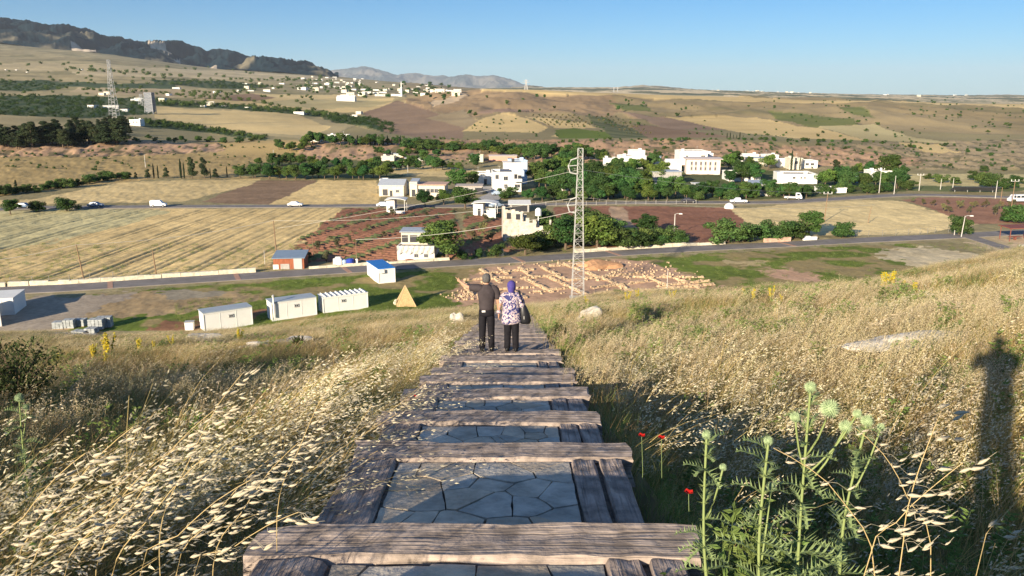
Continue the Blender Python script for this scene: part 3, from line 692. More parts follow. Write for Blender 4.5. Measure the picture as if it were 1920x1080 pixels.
trees('bushy', 'scrub on the rocky bank behind the right village', 'scrub on the rocky bank', [(random.uniform(1150, 1900), random.uniform(268, 318), random.uniform(3, 6)) for _ in range(40)], 1.4, simple=True)
trees('bushy', 'shrub on the brown slope at far right', 'shrubs on the far right slope', [(random.uniform(1300, 1920), random.uniform(212, 262), random.uniform(2.5, 5)) for _ in range(25)], 1.3, 500, True)
def mass(name, label, lst, kind='bushy', wide=1.3, skip=450, cut=7):
    V = []; F = []; C = []; n = 0
    src = []
    for (me, hg), _ in TREES[kind]:
        v = np.empty(len(me.vertices)*3, np.float32); me.vertices.foreach_get('co', v); c = np.empty(len(me.vertices)*4, np.float32); me.color_attributes['Col'].data.foreach_get('color', c)
        src.append((v.reshape(-1, 4, 3), c.reshape(-1, 4, 4)[:, :, :3], hg))
    for px, py, hp in lst:
        v, c, hg = random.choice(src); p = ground(px, py, skip); s_ = hp*mpp(p)/hg
        k = np.arange(random.randrange(cut), len(v), cut); q = v[k].copy(); m = q.mean(1, keepdims=True); q = (m+(q-m)*1.9)*s_; q[..., :2] *= wide
        V.append(q.reshape(-1, 3)+np.array(p)); C.append(c[k].reshape(-1, 3))
    V = np.concatenate(V); C = np.concatenate(C); me = col_mesh(name, V, np.arange(len(V)).reshape(-1, 4), C, LEAF)
    return tag(link(name, me), label, kind='stuff')
mass('scrub', 'low dark hedges and scrub lining the far left fields', along([(240,226),(330,236),(420,250),(500,262)], 30, 5, 9) + along([(300,196),(420,200),(560,210),(640,222)], 40, 5, 10) + along([(60,150),(160,156),(330,160)], 12, 4, 7) + along([(130,130),(240,138),(350,146)], 22, 4, 7) + along([(340,172),(430,180),(480,165),(600,165),(740,172)], 40, 4, 8) + along([(620,262),(740,258),(870,262)], 20, 3, 6) + along([(150,168),(300,176),(430,184)], 30, 4, 7) + along([(330,158),(460,150),(620,152)], 40, 3, 6) + along([(360,182),(470,190),(540,205)], 16, 4, 7) + [(random.uniform(0, 620), random.uniform(118, 200), random.uniform(3, 6)) for _ in range(150)])
mass('scrub', 'scattered scrub dotting the rocky banks and brown hills', [(random.gauss(cx_, 26), min(262, max(184, random.gauss(cy_, 6))), random.uniform(1.5, 4)) for cx_, cy_ in [(random.uniform(800, 1920), random.uniform(186, 260)) for _ in range(26)] for _ in range(9)] + [(random.uniform(560, 1900), random.uniform(264, 316), random.uniform(2, 5)) for _ in range(420)] + [(random.uniform(0, 560), random.uniform(264, 320), random.uniform(2, 5)) for _ in range(150)], skip=340)
trees('olive', 'orchard tree in the rows on the far terrace', 'orchard rows on the far terrace', [(1000+j*11+i*7, 219+i*4.5, 5) for i in range(5) for j in range(8)] + [(1110+i*13+j*9, 222+i*6, 5) for i in range(6) for j in range(6)], 1.2, 450, True)
trees('broad', 'dark tree on the ridge of the distant village', 'trees in the distant village', [(random.uniform(560, 860), random.uniform(158, 186), random.uniform(4, 8)) for _ in range(70)], 1.3, 600, True)

def fill(poly, n, h0, h1_):
    xs_ = [q[0] for q in poly]; ys2 = [q[1] for q in poly]; out = []
    while len(out) < n:
        a = np.array([random.uniform(max(-20, min(xs_)), min(1940, max(xs_)))]); b = np.array([random.uniform(min(ys2), max(ys2))])
        if inpoly(a, b, poly)[0]: out.append((a[0], b[0], random.uniform(h0, h1_)))
    return out
OP = [f[4] for f in FIELDS if f[2] == ORCH]
mass('orchard', 'dark green orchards covering the plain at left', sum([fill(q, n_, a_, b_) for q, n_, a_, b_ in zip(OP, (620, 160, 130, 90, 90), (3, 4, 4, 3, 3), (6, 7, 7, 5, 5))], []), 'bushy', 1.5, 420, 16)
for q in ((1034, 462, 40), (1095, 463, 44), (1142, 462, 40), (1180, 460, 30), (1196, 459, 30), (1228, 458, 26), (1255, 456, 26), (1010, 468, 30), (1078, 440, 40), (1110, 436, 40), (1140, 440, 30)):
    HEDGE = globals().get('HEDGE', []); HEDGE.append(q)
trees('bushy', 'dense dark bush in the thicket behind the mast', 'thicket behind the mast', HEDGE, 1.5)
# ------------------------------------------------------------ buildings
def window(par, c, w, h, face=(0, -1), arch=False, fcol=None):
    """frame with a pane of its own; face = outward direction in plan"""
    rz = math.atan2(face[1], face[0])+math.pi/2
    f = MB(); t = .09
    for dx, dz, sx, sz in ((-w/2, 0, t, h+t), (w/2, 0, t, h+t), (0, -h/2, w+t, t), (0, h/2, w+t, t), (0, 0, t*.6, h)):
        f.box((dx, 0, dz), (sx, .10, sz))
    fo = f.build('window', fcol or mat('window_frame', (.45, .42, .38), .6), par); fo.location = c; fo.rotation_euler = (0, 0, rz)
    p = MB().box((0, .015, 0), (w, .05, h)).build('pane', mat('window_glass', (.05, .055, .065), .15, spec=.6), fo); return fo
def opening(par, c, w, h, face=(0, -1), m=None, name='door'):
    rz = math.atan2(face[1], face[0])+math.pi/2
    o = MB().box((0, 0, 0), (w, .08, h)).build(name, m or DARK(), par); o.location = c; o.rotation_euler = (0, 0, rz); return o
def building(px, py, wpx, hpx, dep, label, cat='house', name='house', rz=0, wallm=None, roof='flat', roofm=None, wins=(), doors=(), side=(), parapet=.35, group=None, base=0, tank=None, storeylines=(), over=.25, skip=100):
    """placed by the middle of its front wall's foot; wins/doors: (u, v, w, h) with u -1..1 across the front, v metres"""
    p = ground(px, py, skip); s = mpp(p); w, h = wpx*s, hpx*s
    t = thing(name, (p.x, p.y, p.z), label, cat, group, rz); wallm = wallm or WHITE()
    mb = MB().box((0, dep/2, h/2-.5), (w, dep, h+1)); mb.build('wall', wallm, t)
    if roof == 'flat':
        m = MB()
        for a, b, sx, sy in ((0, -.05, w+.1, .3), (0, dep+.05, w+.1, .3), (-w/2+.05, dep/2, .3, dep-.2), (w/2-.05, dep/2, .3, dep-.2)): m.box((a, b, h+parapet/2), (sx, sy, parapet))
        m.build('parapet', wallm, t)
        MB().box((0, dep/2, h+.03), (w-.3, dep-.3, .05)).build('roof', roofm or mat('flat_roof', (.38, .36, .33), .9, 1, .2), t)
    elif roof == 'slab':
        MB().box((0, dep/2, h+.1), (w+2*over, dep+2*over, .2)).build('roof', roofm or ROOFM(), t)
    elif roof in ('shed', 'gable'):
        r = MB(); o = over
        if roof == 'shed':
            q = [(-w/2-o, -o, h+.05), (w/2+o, -o, h+.05), (w/2+o, dep+o, h+.55), (-w/2-o, dep+o, h+.55)]
            r.poly(q); r.poly([(x, y, z+.12) for x, y, z in q][::1]); n = 0
            for i in range(4): j = (i+1) % 4; r.f.append((i, j, 4+j, 4+i))
            MB().poly([(-w/2, dep, h), (w/2, dep, h), (w/2, dep, h+.5), (-w/2, dep, h+.5)]).poly([(-w/2, 0, h), (-w/2, dep, h), (-w/2, dep, h+.5)]).poly([(w/2, 0, h), (w/2, dep, h), (w/2, dep, h+.5)]).poly([(-w/2, 0, h), (w/2, 0, h), (w/2, dep, h+.01), (-w/2, dep, h+.01)]).build('gable_wall', wallm, t)
        else:
            g = h+max(.8, dep*.2)
            for s_ in (-1, 1):
                y0 = -o if s_ < 0 else dep+o
                q = [(-w/2-o, y0, h-.05), (w/2+o, y0, h-.05), (w/2+o, dep/2, g), (-w/2-o, dep/2, g)]
                k = len(r.v); r.poly(q); r.poly([(x, y, z+.14) for x, y, z in q])
                for i in range(4): j = (i+1) % 4; r.f.append((k+i, k+j, k+4+j, k+4+i))
            MB().poly([(-w/2, 0, h), (-w/2, dep, h), (-w/2, dep/2, g-.02)]).poly([(w/2, 0, h), (w/2, dep, h), (w/2, dep/2, g-.02)]).poly([(-w/2, 0, h+.01), (w/2, 0, h+.01), (w/2, dep, h+.01), (-w/2, dep, h+.01)]).build('gable_wall', wallm, t)
        r.build('roof', roofm or ROOFM(), t)
    for z in storeylines: MB().box((0, dep/2, z), (w+.14, dep+.14, .14)).build('cornice', wallm, t)
    if roof == 'flat' and name == 'house' and w > 5 and dep > 5:
        u = random.choice((-.3, .3)); m = MB().box((u*w, dep*.55, h+.55), (1.3, .9, 1.0)); m.box((u*w+1.1, dep*.7, h+.35), (.5, .5, .6)); m.build('rooftop_box', wallm, t)
        m = MB().tube([(-u*w*.8, dep*.6, h), (-u*w*.8, dep*.6, h+2.2)], .04, 4); m.box((-u*w*.8, dep*.6, h+2.0), (1.0, .05, .05)).build('aerial', STEEL(), t)
    for u, v, ww, hh in wins: window(t, (u*w/2, -.04, v), ww, hh)
    for u, v, ww, hh in doors: opening(t, (u*w/2, -.03, v+hh/2), ww, hh)
    for sgn, u, v, ww, hh in side: window(t, (sgn*(w/2+.04), u*dep, v), ww, hh, (sgn, 0))
    for (u, vv) in (tank or ()):
        k = MB().loft([((0, 0, 0), .5, .5), ((0, 0, 1.0), .5, .5), ((0, 0, 1.15), .3, .3)], 12); k.v = [(x+u*w/2, y+vv*dep, z+h+.05) for x, y, z in k.v]
        k.build('water_tank', mat('white_tank', (.75, .75, .72), .5), t)
    return t, w, h
def addbox(t, c, size, nm, m): return MB().box(c, size).build(nm, m, t)

# the three-storey white house and its neighbours
t, w, h = building(951, 358, 53, 31, 11, 'tall stepped white house with balcony and roof terrace', rz=R(4), storeylines=(3.1,), wins=[(-.72, 4.7, 1.1, 1.4), (-.1, 4.2, 1.4, 1.3), (-.1, 1.6, 1.1, 1.2), (.72, 1.6, 1.8, 1.1)], side=[(1, .3, 4.4, 1.2, 1.2), (1, .7, 4.4, 1.2, 1.2)], parapet=.8)
MB().box((w*.22, 6.6, h+1.9), (w*.62, 7, 3.0)).box((w*.22, 6.6, h+3.5), (w*.66, 7.4, .2)).build('upper_storey', WHITE(), t)
MB().box((w*.36, -.9, 3.3), (w*.30, 1.8, .16)).box((w*.36, -1.75, 3.75), (w*.30, .12, .9)).build('balcony', WHITE(), t)
opening(t, (w*.30, -.06, 4.5), 1.0, 2.1); opening(t, (w*.44, -.06, 4.6), 1.2, 1.2, name='window')
m = MB()
for i in range(3): m.tube([(-w*.2+1.2*i, 1.2, h+.2), (-w*.2+1.2*i, 2.2, h+1.6)], .07, 5)
m.box((-w*.08, 1.6, h+1.0), (3.2, .1, 1.3), tilt=(-.6, 0)).build('solar_panel', mat('solar_panel', (.06, .07, .10), .3, spec=.6), t)
addbox(t, (w*.25, 6, h+4.2), (.9, .9, 1.1), 'water_tank', mat('black_tank', (.05, .05, .05), .5))
addbox(t, (-w*.05, -3.2, .7), (w*1.05, .25, 1.4), 'courtyard_wall', WHITE())
building(975, 345, 28, 42, 9, 'blue shadowed block joined behind the tall white house', rz=R(12), wallm=mat('pale_blue_shade_plaster', (.45, .55, .68), .9, 1, .1))  # bluish shadow is put into the wall colour
building(905, 346, 34, 20, 7, 'low white annexe left of the tall white house', rz=R(3), wins=[(-.6, 2, 1, .9)], doors=[(.3, 0, 1, 2)])
building(879, 365, 50, 15, 7, 'grey flat roofed shed with a tiled lean-to', name='shed', cat='shed', wallm=GREYC(), roof='slab', roofm=mat('old_tiles', (.45, .38, .32), .9, 4, .25), doors=[(.75, 0, 2.4, 2.2)])
building(734, 368, 47, 20, 8, 'small cream cottage with a grey ridge roof beside the field', wallm=CREAM(), roof='gable', wins=[(.5, 1.6, 1.0, .8)], doors=[(-.5, 0.2, 1.6, 2.0), (-.02, 0, .8, 1.8)], rz=R(-4))
building(719, 352, 14, 14, 4, 'white cube shaped hut behind the cream cottage', cat='hut', name='hut')
t, w, h = building(808, 369, 52, 22, 8, 'long cream house with terracotta roof and row of windows', wallm=CREAM(), roof='slab', roofm=mat('terracotta_roof', (.52, .34, .25), .9, 3, .22), wins=[(-.8, 1.9, 1.1, 1.2), (-.55, 1.9, 1.1, 1.2), (-.2, 1.9, 1.1, 1.2), (.1, 1.9, 1.1, 1.2), (.4, 1.9, 1.1, 1.2), (.75, 1.9, 1.1, 1.2)], rz=R(-3), over=.6)
addbox(t, (-w*.62, 2.5, h*.5+.2), (w*.28, 6, h+1.6), 'stair_tower', CREAM()); opening(t, (-w*.62, -.55, 1.2), 1.1, 2.2); MB().box((-w*.62, 2.5, h+1.1), (w*.30, 6.4, .16), tilt=(.12, 0)).build('tower_roof', ROOFM(), t)
# shelters and huts along the far road
def shelter(px, py, wpx, hpx, dep, label, curved=True, rz=0, hut=.45, cat='shelter', roofm=None):
    p = ground(px, py); s = mpp(p); w, h = wpx*s, hpx*s; t = thing('shelter', p, label, cat, None, rz); r = MB(); n = 10
    for i in range(n+1):
        u = -1+2*i/n; z = h-.25+(.45*(1-u*u) if curved else .25*(u+1))
        for y in (-.5, dep+.5):
            r.v += [(u*(w/2+.4), y, z), (u*(w/2+.4), y, z+.14)]
    for i in range(n):
        a = 4*i; b = a+4; r.f += [(a, b, b+2, a+2), (a+1, a+3, b+3, b+1), (a, a+1, b+1, b), (a+2, b+2, b+3, a+3)]
    r.f += [(0, 2, 3, 1), (4*n, 4*n+1, 4*n+3, 4*n+2)]
    r.build('roof', roofm or WHITE(), t)
    MB().box((-w/2+w*hut/2, dep/2, (h-.3)/2), (w*hut, dep, h-.3)).build('wall', WHITE(), t)
    opening(t, (-w/2+w*hut*.6, -.03, 1.0), .8, 1.9)
    for x, y in ((w/2, 0), (w/2, dep)): MB().tube([(x, y, 0), (x, y, h-.2)], .08, 6).build('post', WHITE(), t)
    MB().box((w*.25, 0, .35), (w*.5, .15, .7)).build('low_wall', WHITE(), t); return t
shelter(742, 400, 34, 26, 4.5, 'white kiosk with a curved canopy roof beside the red field')
shelter(908, 405, 42, 24, 4.5, 'white kiosk with a wide curved canopy in front of parked cars', rz=R(-6))
building(921, 411, 17, 14, 3.5, 'small white box hut under the canopy kiosk', cat='hut', name='hut')
t, w, h = building(974, 398, 36, 14, 5, 'open fronted hut with a flat white sloping roof', cat='hut', name='hut', wallm=GREYC(), roof='shed', roofm=WHITE(), over=.5); opening(t, (0, -.05, 1), w*.8, 1.7)  # dark panel, no door: paints the shade inside the open front
# ruined house by the hedge
p = ground(988, 452); t = thing('ruined_house', p, 'roofless ruined white house with broken walls', 'ruined house'); s = mpp(p)
m = MB()
def brick_wall(m, a, b, h0, h1_, th=.4, broken=.5):
    n = max(2, int((Vector(b)-Vector(a)).length/.7)); A, B = Vector(a), Vector(b)
    for i in range(n):
        q = A.lerp(B, (i+.5)/n); hh = h0+(h1_-h0)*(i+.5)/n + random.uniform(-broken, broken); dr = B-A
        m.box((q.x, q.y, hh/2), (dr.length/n+.002, th, max(.3, hh)), math.atan2(dr.y, dr.x), jit=.02)
brick_wall(m, (-5, 0, 0), (-1, 0, 0), 7.2, 6.6, .4, .25); brick_wall(m, (-5, 0, 0), (-5.4, 6, 0), 7.5, 6.8, .4, .2); brick_wall(m, (-5.4, 6, 0), (0, 6, 0), 6.5, 5, .4, .5)
brick_wall(m, (-1, 0, 0), (5, -.5, 0), 5.2, 2.6, .4, .7); brick_wall(m, (5, -.5, 0), (5.4, 6, 0), 3, 3.4, .4, .6); brick_wall(m, (-1, 0, 0), (-.8, 6, 0), 5.6, 4.8, .35, .5); brick_wall(m, (2, 0, 0), (2.2, 6, 0), 3.8, 3, .35, .5)
m.build('wall', mat('dirty_plaster', (.50, .45, .37), .95, 1.3, .35, bump=.04, bscale=3), t); MB().box((0, 3, .2), (10, 6, .4)).build('floor', CREAM(), t)
m = MB(); [m.blob((random.uniform(-1, 7), random.uniform(-3, 0), random.uniform(.1, 1.4)), random.uniform(.3, .7), i, 1) for i in range(26)]; m.build('rubble', WHITE(), t)
opening(t, (-4, -.24, 5.6), .9, 1.3, name='window'); opening(t, (-2, -.24, 5.4), .9, 1.2, name='window')
MB().loft([((2.6, 4, 2.4), .12, .12), ((2.6, 4, 5), .12, .12), ((2.6, 4, 5.05), .7, .7), ((2.6, 4, 6.4), .7, .7), ((2.6, 4, 6.8), .3, .3)], 12).build('water_tank', mat('white_tank', (.75, .75, .72), .5), t)
# two-storey ruin by the road
t, w, h = building(780, 488, 70, 24, 6, 'two storey white ruin with tattered front and tin roof', 'ruined house', 'ruined_house', roof='flat', wins=[(.02, .9, .8, .7), (.55, .9, .8, .7)], parapet=.2, rz=R(-3))
MB().box((-w*.1, 4.6, h+1.3), (w*.72, 3.2, 2.6)).build('upper_storey', CREAM(), t)
MB().box((-w*.1, 4.4, h+2.75), (w*.78, 4.2, .14), tilt=(.06, 0)).build('roof_sheet', ROOFM(), t)
for i, (u, sz) in enumerate(((-.36, 1.2), (-.12, 1.5), (.1, 1.0))): opening(t, (w*u, 2.97, h+1.2), sz, 1.4, name='window')
m = MB(); N_ = 26
for j in range(6):
    for i in range(N_+1): m.v.append((-w/2+w*i/N_, -.14-.12*math.sin(i*1.7+j)-j*.03, h+.35-j*(h*.6/5)+.18*math.sin(i*.9+j*2)*(j > 0)))
for j in range(5):
    for i in range(N_): a = j*(N_+1)+i; m.f.append((a, a+1, a+N_+2, a+N_+1))
o = m.build('tarpaulin', mat('grey_tarpaulin', (.5, .48, .44), .8, 3, .2), t); sm = o.modifiers.new('s', 'SOLIDIFY'); sm.thickness = .03
# right village
V = building
V(1250, 345, 55, 22, 9, 'long grey walled block below the white cube houses', 'building', 'building', wallm=GREYC(), roof='slab', wins=[(-.6, 2, 1, 1), (.2, 2, 1, 1)], rz=R(2))
V(1189, 316, 46, 22, 9, 'white cube house with grey middle bay above the grove', wins=[(-.6, 2, .8, .8), (-.45, 2, .8, .8), (.5, 2.2, .8, .8), (.65, 2.2, .8, .8)], rz=R(8))
t, w, h = V(1197, 314, 24, 30, 8, 'taller white block rising behind the grey middle bay', rz=R(8), wins=[(0, 4.4, .8, .8)])
V(1145, 312, 28, 14, 7, 'low white house half hidden left of the cube house', rz=R(-5))
V(1264, 322, 27, 15, 8, 'white gabled house above the long grey block', roof='gable', roofm=WHITE())
V(1300, 310, 52, 25, 10, 'large white two storey house topmost in the right village', wins=[(-.5, 4, .8, .8), (.6, 4, .8, .8), (.75, 4, .8, .8)], rz=R(3))
V(1325, 301, 24, 12, 6, 'white rooftop block behind the large two storey house')
m_ = mat('pink_render', (.55, .36, .30), .9)
t, w, h = V(1318, 327, 62, 28, 10, 'pink striped white house with tall window bays', 'house', 'house', wallm=mat('pinkish_plaster', (.66, .56, .50), .9, 1, .1), roof='slab', over=.9, roofm=mat('pale_slab', (.6, .5, .44), .8), rz=R(-8), storeylines=(3.0,))
for u in (-.7, -.45, -.15, .12, .4, .7): MB().box((u*w/2, -.04, h*.55), (.9, .1, h*.62)).build('window_bay', m_, t); window(t, (u*w/2, -.10, h*.72), .7, 1.3); window(t, (u*w/2, -.10, h*.38), .7, 1.2)
V(1232, 308, 14, 14, 6, 'small blue shaded house left of the gabled house', wallm=mat('blue_shade_plaster', (.4, .5, .66), .9))  # the shaded look is painted in as blue walls
V(1381, 305, 24, 10, 6, 'small white house left of the round village trees')
V(1425, 311, 44, 14, 8, 'low cream house on the slope behind the round trees', wallm=CREAM(), roof='slab', doors=[(-.5, 0, 1.4, 1.6)])
V(1408, 300, 30, 9, 6, 'flat white house behind the low cream house')
V(1448, 302, 24, 10, 7, 'white house left of the tall cypress', rz=R(6))
V(1492, 318, 24, 20, 7, 'cream house between the two cypresses', wallm=CREAM(), wins=[(0, 3, 1.4, 1.2)])
V(1470, 314, 18, 14, 6, 'narrow white house just left of the tall cypress')
V(1516, 316, 33, 13, 7, 'white flat house right of the cypresses', wins=[(-.2, 1.8, 1.4, 1.0), (.4, 1.8, 1.4, 1.0)])
V(1396, 340, 60, 15, 10, 'white flat roofed house at the centre of the right village', wins=[(-.7, 1.8, .8, .8), (-.4, 1.8, .8, .8)], doors=[(.3, 0, .9, 2)])
t, w, h = V(1498, 345, 66, 16, 12, 'very long white flat roofed house in the right village', wins=[(-.3, 2.2, 1.0, .7), (.1, 2.2, .6, .6), (.3, 2.2, .6, .6)], parapet=.5, rz=R(-4))
addbox(t, (-w*.52, 4, h*.65), (w*.16, 6, h*1.3), 'stair_block', WHITE())
V(1424, 367, 42, 21, 8, 'grey white store house beside the far road', wallm=GREYC(), roof='shed', rz=R(-15))
V(1315, 356, 27, 10, 5, 'small white walled shed half hidden in bushes', 'shed', 'shed', roof='slab', roofm=WHITE())
V(1562, 362, 50, 8, 5, 'long low white shed right of the long house', 'shed', 'shed')
t, w, h = V(1597, 343, 22, 16, 7, 'small blue fronted white house right of the pine', wallm=mat('blue_shade_plaster', (.4, .5, .66), .9), tank=[(-.8, .5)])
V(1652, 334, 38, 12, 7, 'white house with rooftop tank amid trees at right', tank=[(.3, .5)])
V(1156, 352, 14, 8, 4, 'tiny white hut in the grove right of the mast', 'hut', 'hut')
V(1240, 360, 26, 10, 5, 'white canopy shed at the edge of the grove', 'shed', 'shed', roof='shed', roofm=WHITE(), rz=R(10))
V(1062, 358, 40, 26, 8, 'white house half hidden by trees behind the mast', wins=[(-.6, 3, .9, 1.4)], rz=R(5))
V(1072, 340, 30, 12, 8, 'white roofed block behind the mast')
V(893, 304, 26, 11, 7, 'pale green house at the edge of the thicket', wallm=mat('pale_green_plaster', (.55, .60, .45), .9), wins=[(0, 1.8, 1, .8)])
V(943, 303, 52, 10, 8, 'long salmon coloured house behind the tall white house', wallm=mat('salmon_plaster', (.55, .30, .22), .9), roof='slab', roofm=mat('pale_slab', (.6, .5, .44), .8), doors=[(.5, 0, 2, 1.8)])
V(727, 302, 24, 8, 6, 'cream wall house behind the field trees', wallm=CREAM())
V(747, 297, 18, 8, 6, 'small cream shed right of the cream wall house', 'shed', 'shed', wallm=CREAM(), roof='slab')
V(785, 302, 52, 5, 5, 'long low stone shed behind the field trees', 'shed', 'shed', wallm=GREYC(), roof='slab')
V(591, 265, 20, 10, 7, 'white cottage above the cliff edge', wins=[(-.3, 1.8, .8, .8), (.3, 1.8, .8, .8)], skip=350)
V(632, 262, 40, 8, 8, 'long low white house above the cliff edge', skip=350)
V(253, 234, 20, 9, 7, 'white cottage beside the left telecom mast', wins=[(-.2, 1.8, .8, .9), (.4, 1.8, .8, .9)], skip=350)
V(648, 190, 34, 7, 14, 'long white barn in the far fields', 'barn', 'barn', roof='gable', roofm=WHITE(), skip=350)
# distant village: three prototypes, copied
def far_house(kind):
    t = thing('village_house', (0, 0, 0), 'x', 'house'); w, d_, h = ((10, 9, 4), (14, 9, 7), (20, 10, 4.5))[kind]
    MB().box((0, d_/2, h/2-1.5), (w, d_, h+3)).build('wall', WHITE() if kind != 1 else CREAM(), t)
    MB().box((0, d_/2, h+.15), (w+.6, d_+.6, .3)).build('roof', WHITE() if kind else mat('old_tiles', (.45, .38, .32), .9, 4, .25), t)
    for u in (-.3, .3): opening(t, (u*w, -.03, h*.5), 1.2, 1.3, name='window')
    return t
FH = [far_house(i) for i in range(3)]; used = [0, 0, 0]
def village(lst, label, group, sc=1.0):
    lab = ordinals(lst, label, group)
    for (px, py), label in zip(lst, lab):
        k = random.randrange(3); p = ground(px, py, 450)
        o = FH[k] if not used[k] else copy_tree(FH[k]); used[k] = 1
        o.location = p; o.rotation_euler.z = R(random.uniform(-25, 25)); s = sc*random.uniform(.8, 1.2); o.scale = (s, s, s); tag(o, label, 'house', group)
village([(random.uniform(640, 860), random.uniform(155, 182)) for _ in range(55)] + [(random.uniform(560, 700), random.uniform(145, 170)) for _ in range(38)], 'tiny house of the distant hillside village', 'distant hillside village', .85)
village([(470,172),(459,158),(487,158),(528,158),(462,166),(500,171),(512,166),(445,171),(556,161),(583,163),(405,174),(190,180),(200,178),(255,190),(262,188),(314,179),(303,191),(330,167),(170,203),(208,204),(232,210)], 'white farm house on the far left plain', 'farm houses on the left plain', .6)
village([(380,201),(394,198),(420,201),(462,204),(560,214),(568,213),(614,217),(665,219),(672,215),(10,132),(30,132),(50,136),(150,131)], 'small white farm building beside the dark orchard strip', 'farm buildings by the orchard strip', .5)
HZ = sorted(random.uniform(1330, 1920) for _ in range(20)); HL = ordinals([(a, 0) for a in HZ], 'tiny white house on the right horizon', '')
for i in range(20):
    px_ = HZ[i]; F_ = random.uniform(4800, 6900); o = copy_tree(FH[i % 3]); X_ = (px_-960)/FPX*.98*F_
    o.location = (X_, F_, h1(X_, F_)); s_ = random.uniform(.9, 1.5); o.scale = (s_, s_, s_); o.rotation_euler.z = R(random.uniform(-30, 30)); tag(o, HL[i], 'house', 'village on the right horizon')
p = ground(753, 181, 600); t = thing('minaret', p, 'slim white minaret in the distant village', 'minaret'); MB().loft([((0, 0, 0), 2, 2), ((0, 0, 18), 1.6, 1.6), ((0, 0, 18.2), 2.6, 2.6), ((0, 0, 19.4), 2.6, 2.6), ((0, 0, 19.6), 1.3, 1.3), ((0, 0, 26), 1.2, 1.2), ((0, 0, 33), .05, .05)], 12).build('tower', WHITE(), t)

# ------------------------------------------------------------ things on the valley floor
def wall_run(name, label, cat, P, h, w, off, m, step=1.6, jit=.05, zb=.0):
    """a low rubble wall following a line"""
    mb = MB(); n = len(P)
    for i in range(n-1):
        a, b = P[i], P[i+1]; dr = (b-a); dr.z = 0; L = dr.length; k = max(1, int(L/step)); dr.normalize(); nn = Vector((-dr.y, dr.x, 0))
        for j in range(k):
            q = a.lerp(b, (j+.5)/k)+nn*off; hh = h*random.uniform(.8, 1.15)
            mb.box((q.x, q.y, q.z+hh/2-.15+zb), (L/k-.01, w*random.uniform(.85, 1.1), hh+.3), math.atan2(dr.y, dr.x)+random.uniform(-.02, .02), jit=jit)
    return tag(mb.build(name, m), label, cat, kind='thing')
STONEW = mat('pale_wall_stone', (.60, .54, .41), .95, 1.6, .28, bump=.05, bscale=3)
RR = ROADS['main']['R']
def cut(P, x0, x1): return [p for p in P if x0 <= project(p.x, p.y, p.z)[0] <= x1]
wall_run('road_wall', 'pale stone kerb wall along the far side of the road at left', 'wall', cut(RR, -80, 500), .75, .6, 3.5, STONEW)
wall_run('road_wall', 'pale stone kerb wall along the road below the ruined houses', 'wall', cut(RR, 575, 860), .5, .5, 3.5, STONEW)
wall_run('road_wall', 'pale stone kerb wall along the road between mast and hedge bushes', 'wall', cut(RR, 1090, 1395), .7, .5, 3.6, STONEW)
wall_run('road_wall', 'broken brick red stretch of wall below the hedge bushes', 'wall', cut(RR, 1440, 1508), .8, .5, 3.6, mat('pinkish_blocks', (.55, .36, .26), .9, 1, .3))
wall_run('road_wall', 'white stone wall end below the lone round bush', 'wall', cut(RR, 1509, 1572), .9, .6, 3.6, WHITE())
BAND = mat('brick_band', (.40, .24, .17), .9, 4, .2)
for i, x in enumerate((222, 448, 653, 963, 1140, 1465)):
    k = min(range(len(RR)), key=lambda q: abs(project(RR[q].x, RR[q].y, 0)[0]-x)); a = RR[k]; dr = (RR[k+1]-RR[k-1]).normalized()
    tag(MB().box((a.x, a.y, .155), (.8, 5.3, .03), math.atan2(dr.y, dr.x)+.12).build('brick_band', BAND), kind='structure')

def pole(px, ytop, ybase, label, m=None, r=.13, lean=0, arm=None, cat='pole', name='utility_pole', skip=100, group=None):
    p = ground(px, ybase, skip); h = (ybase-ytop)*mpp(p)*1.03; t = thing(name, p, label, cat, group)
    MB().tube([(0, 0, -.3), (lean*.5, 0, h*.5), (lean, 0, h)], [r, r*.85, r*.6], 8).build('post', m or POLEW(), t)
    if arm == 'cross':
        MB().box((lean, 0, h-.3), (2.2, .12, .12)).build('crossarm', STEEL(), t)
        for x in (-1, 0, 1): MB().loft([((lean+x, 0, h-.25), .07, .07), ((lean+x, 0, h+.12), .12, .12), ((lean+x, 0, h+.2), .05, .05)], 8).build('insulator', WHITE(), t)
    if arm == 'lamp':
        MB().tube([(lean, 0, h-.1), (lean+.5, -.2, h+.15), (lean+1.1, -.4, h+.1)], .05, 6).build('arm', STEEL(), t)
        MB().box((lean+1.2, -.45, h+.1), (.8, .35, .22), taper=.7).build('lamp_head', WHITE(), t)
    t['top'] = (p.x+lean, p.y, p.z+h); return t
pA = pole(158, 460, 527, 'leaning brown utility pole at the left end of the road wall', lean=-.6)
pB = pole(293, 470, 514, 'short brown utility pole behind the road wall', lean=-.25)
pC = pole(519, 415, 482, 'tall thin brown pole beside the rusty shed', lean=-.2)
pole(497, 470, 497, 'thin metal post left of the rusty shed', STEEL(), .06)
pole(588, 440, 484, 'thin pole right of the rusty shed', lean=0, r=.07)
pD = pole(669, 450, 492, 'thin brown pole beside the blue water barrels', r=.09)
pole(1264, 402, 440, 'pale concrete street lamp at the edge of the red field', CONCP(), .15, arm='lamp', cat='street lamp', name='street_lamp')
pole(1270, 428, 441, 'short concrete stub post beside the street lamp', CONCP(), .13)
pE = pole(1545, 363, 416, 'brown pole with white insulators in the wheat field', lean=.35, arm='cross')
pF = pole(1627, 388, 419, 'slanting brown pole standing in the wheat field', lean=.5, r=.1)
pole(1802, 406, 445, 'white street lamp on the road at right', CONCP(), .12, lean=.3, arm='lamp', cat='street lamp', name='street_lamp')
pole(1789, 432, 442, 'short white lamp stub before the round bush', CONCP(), .1, arm=None)
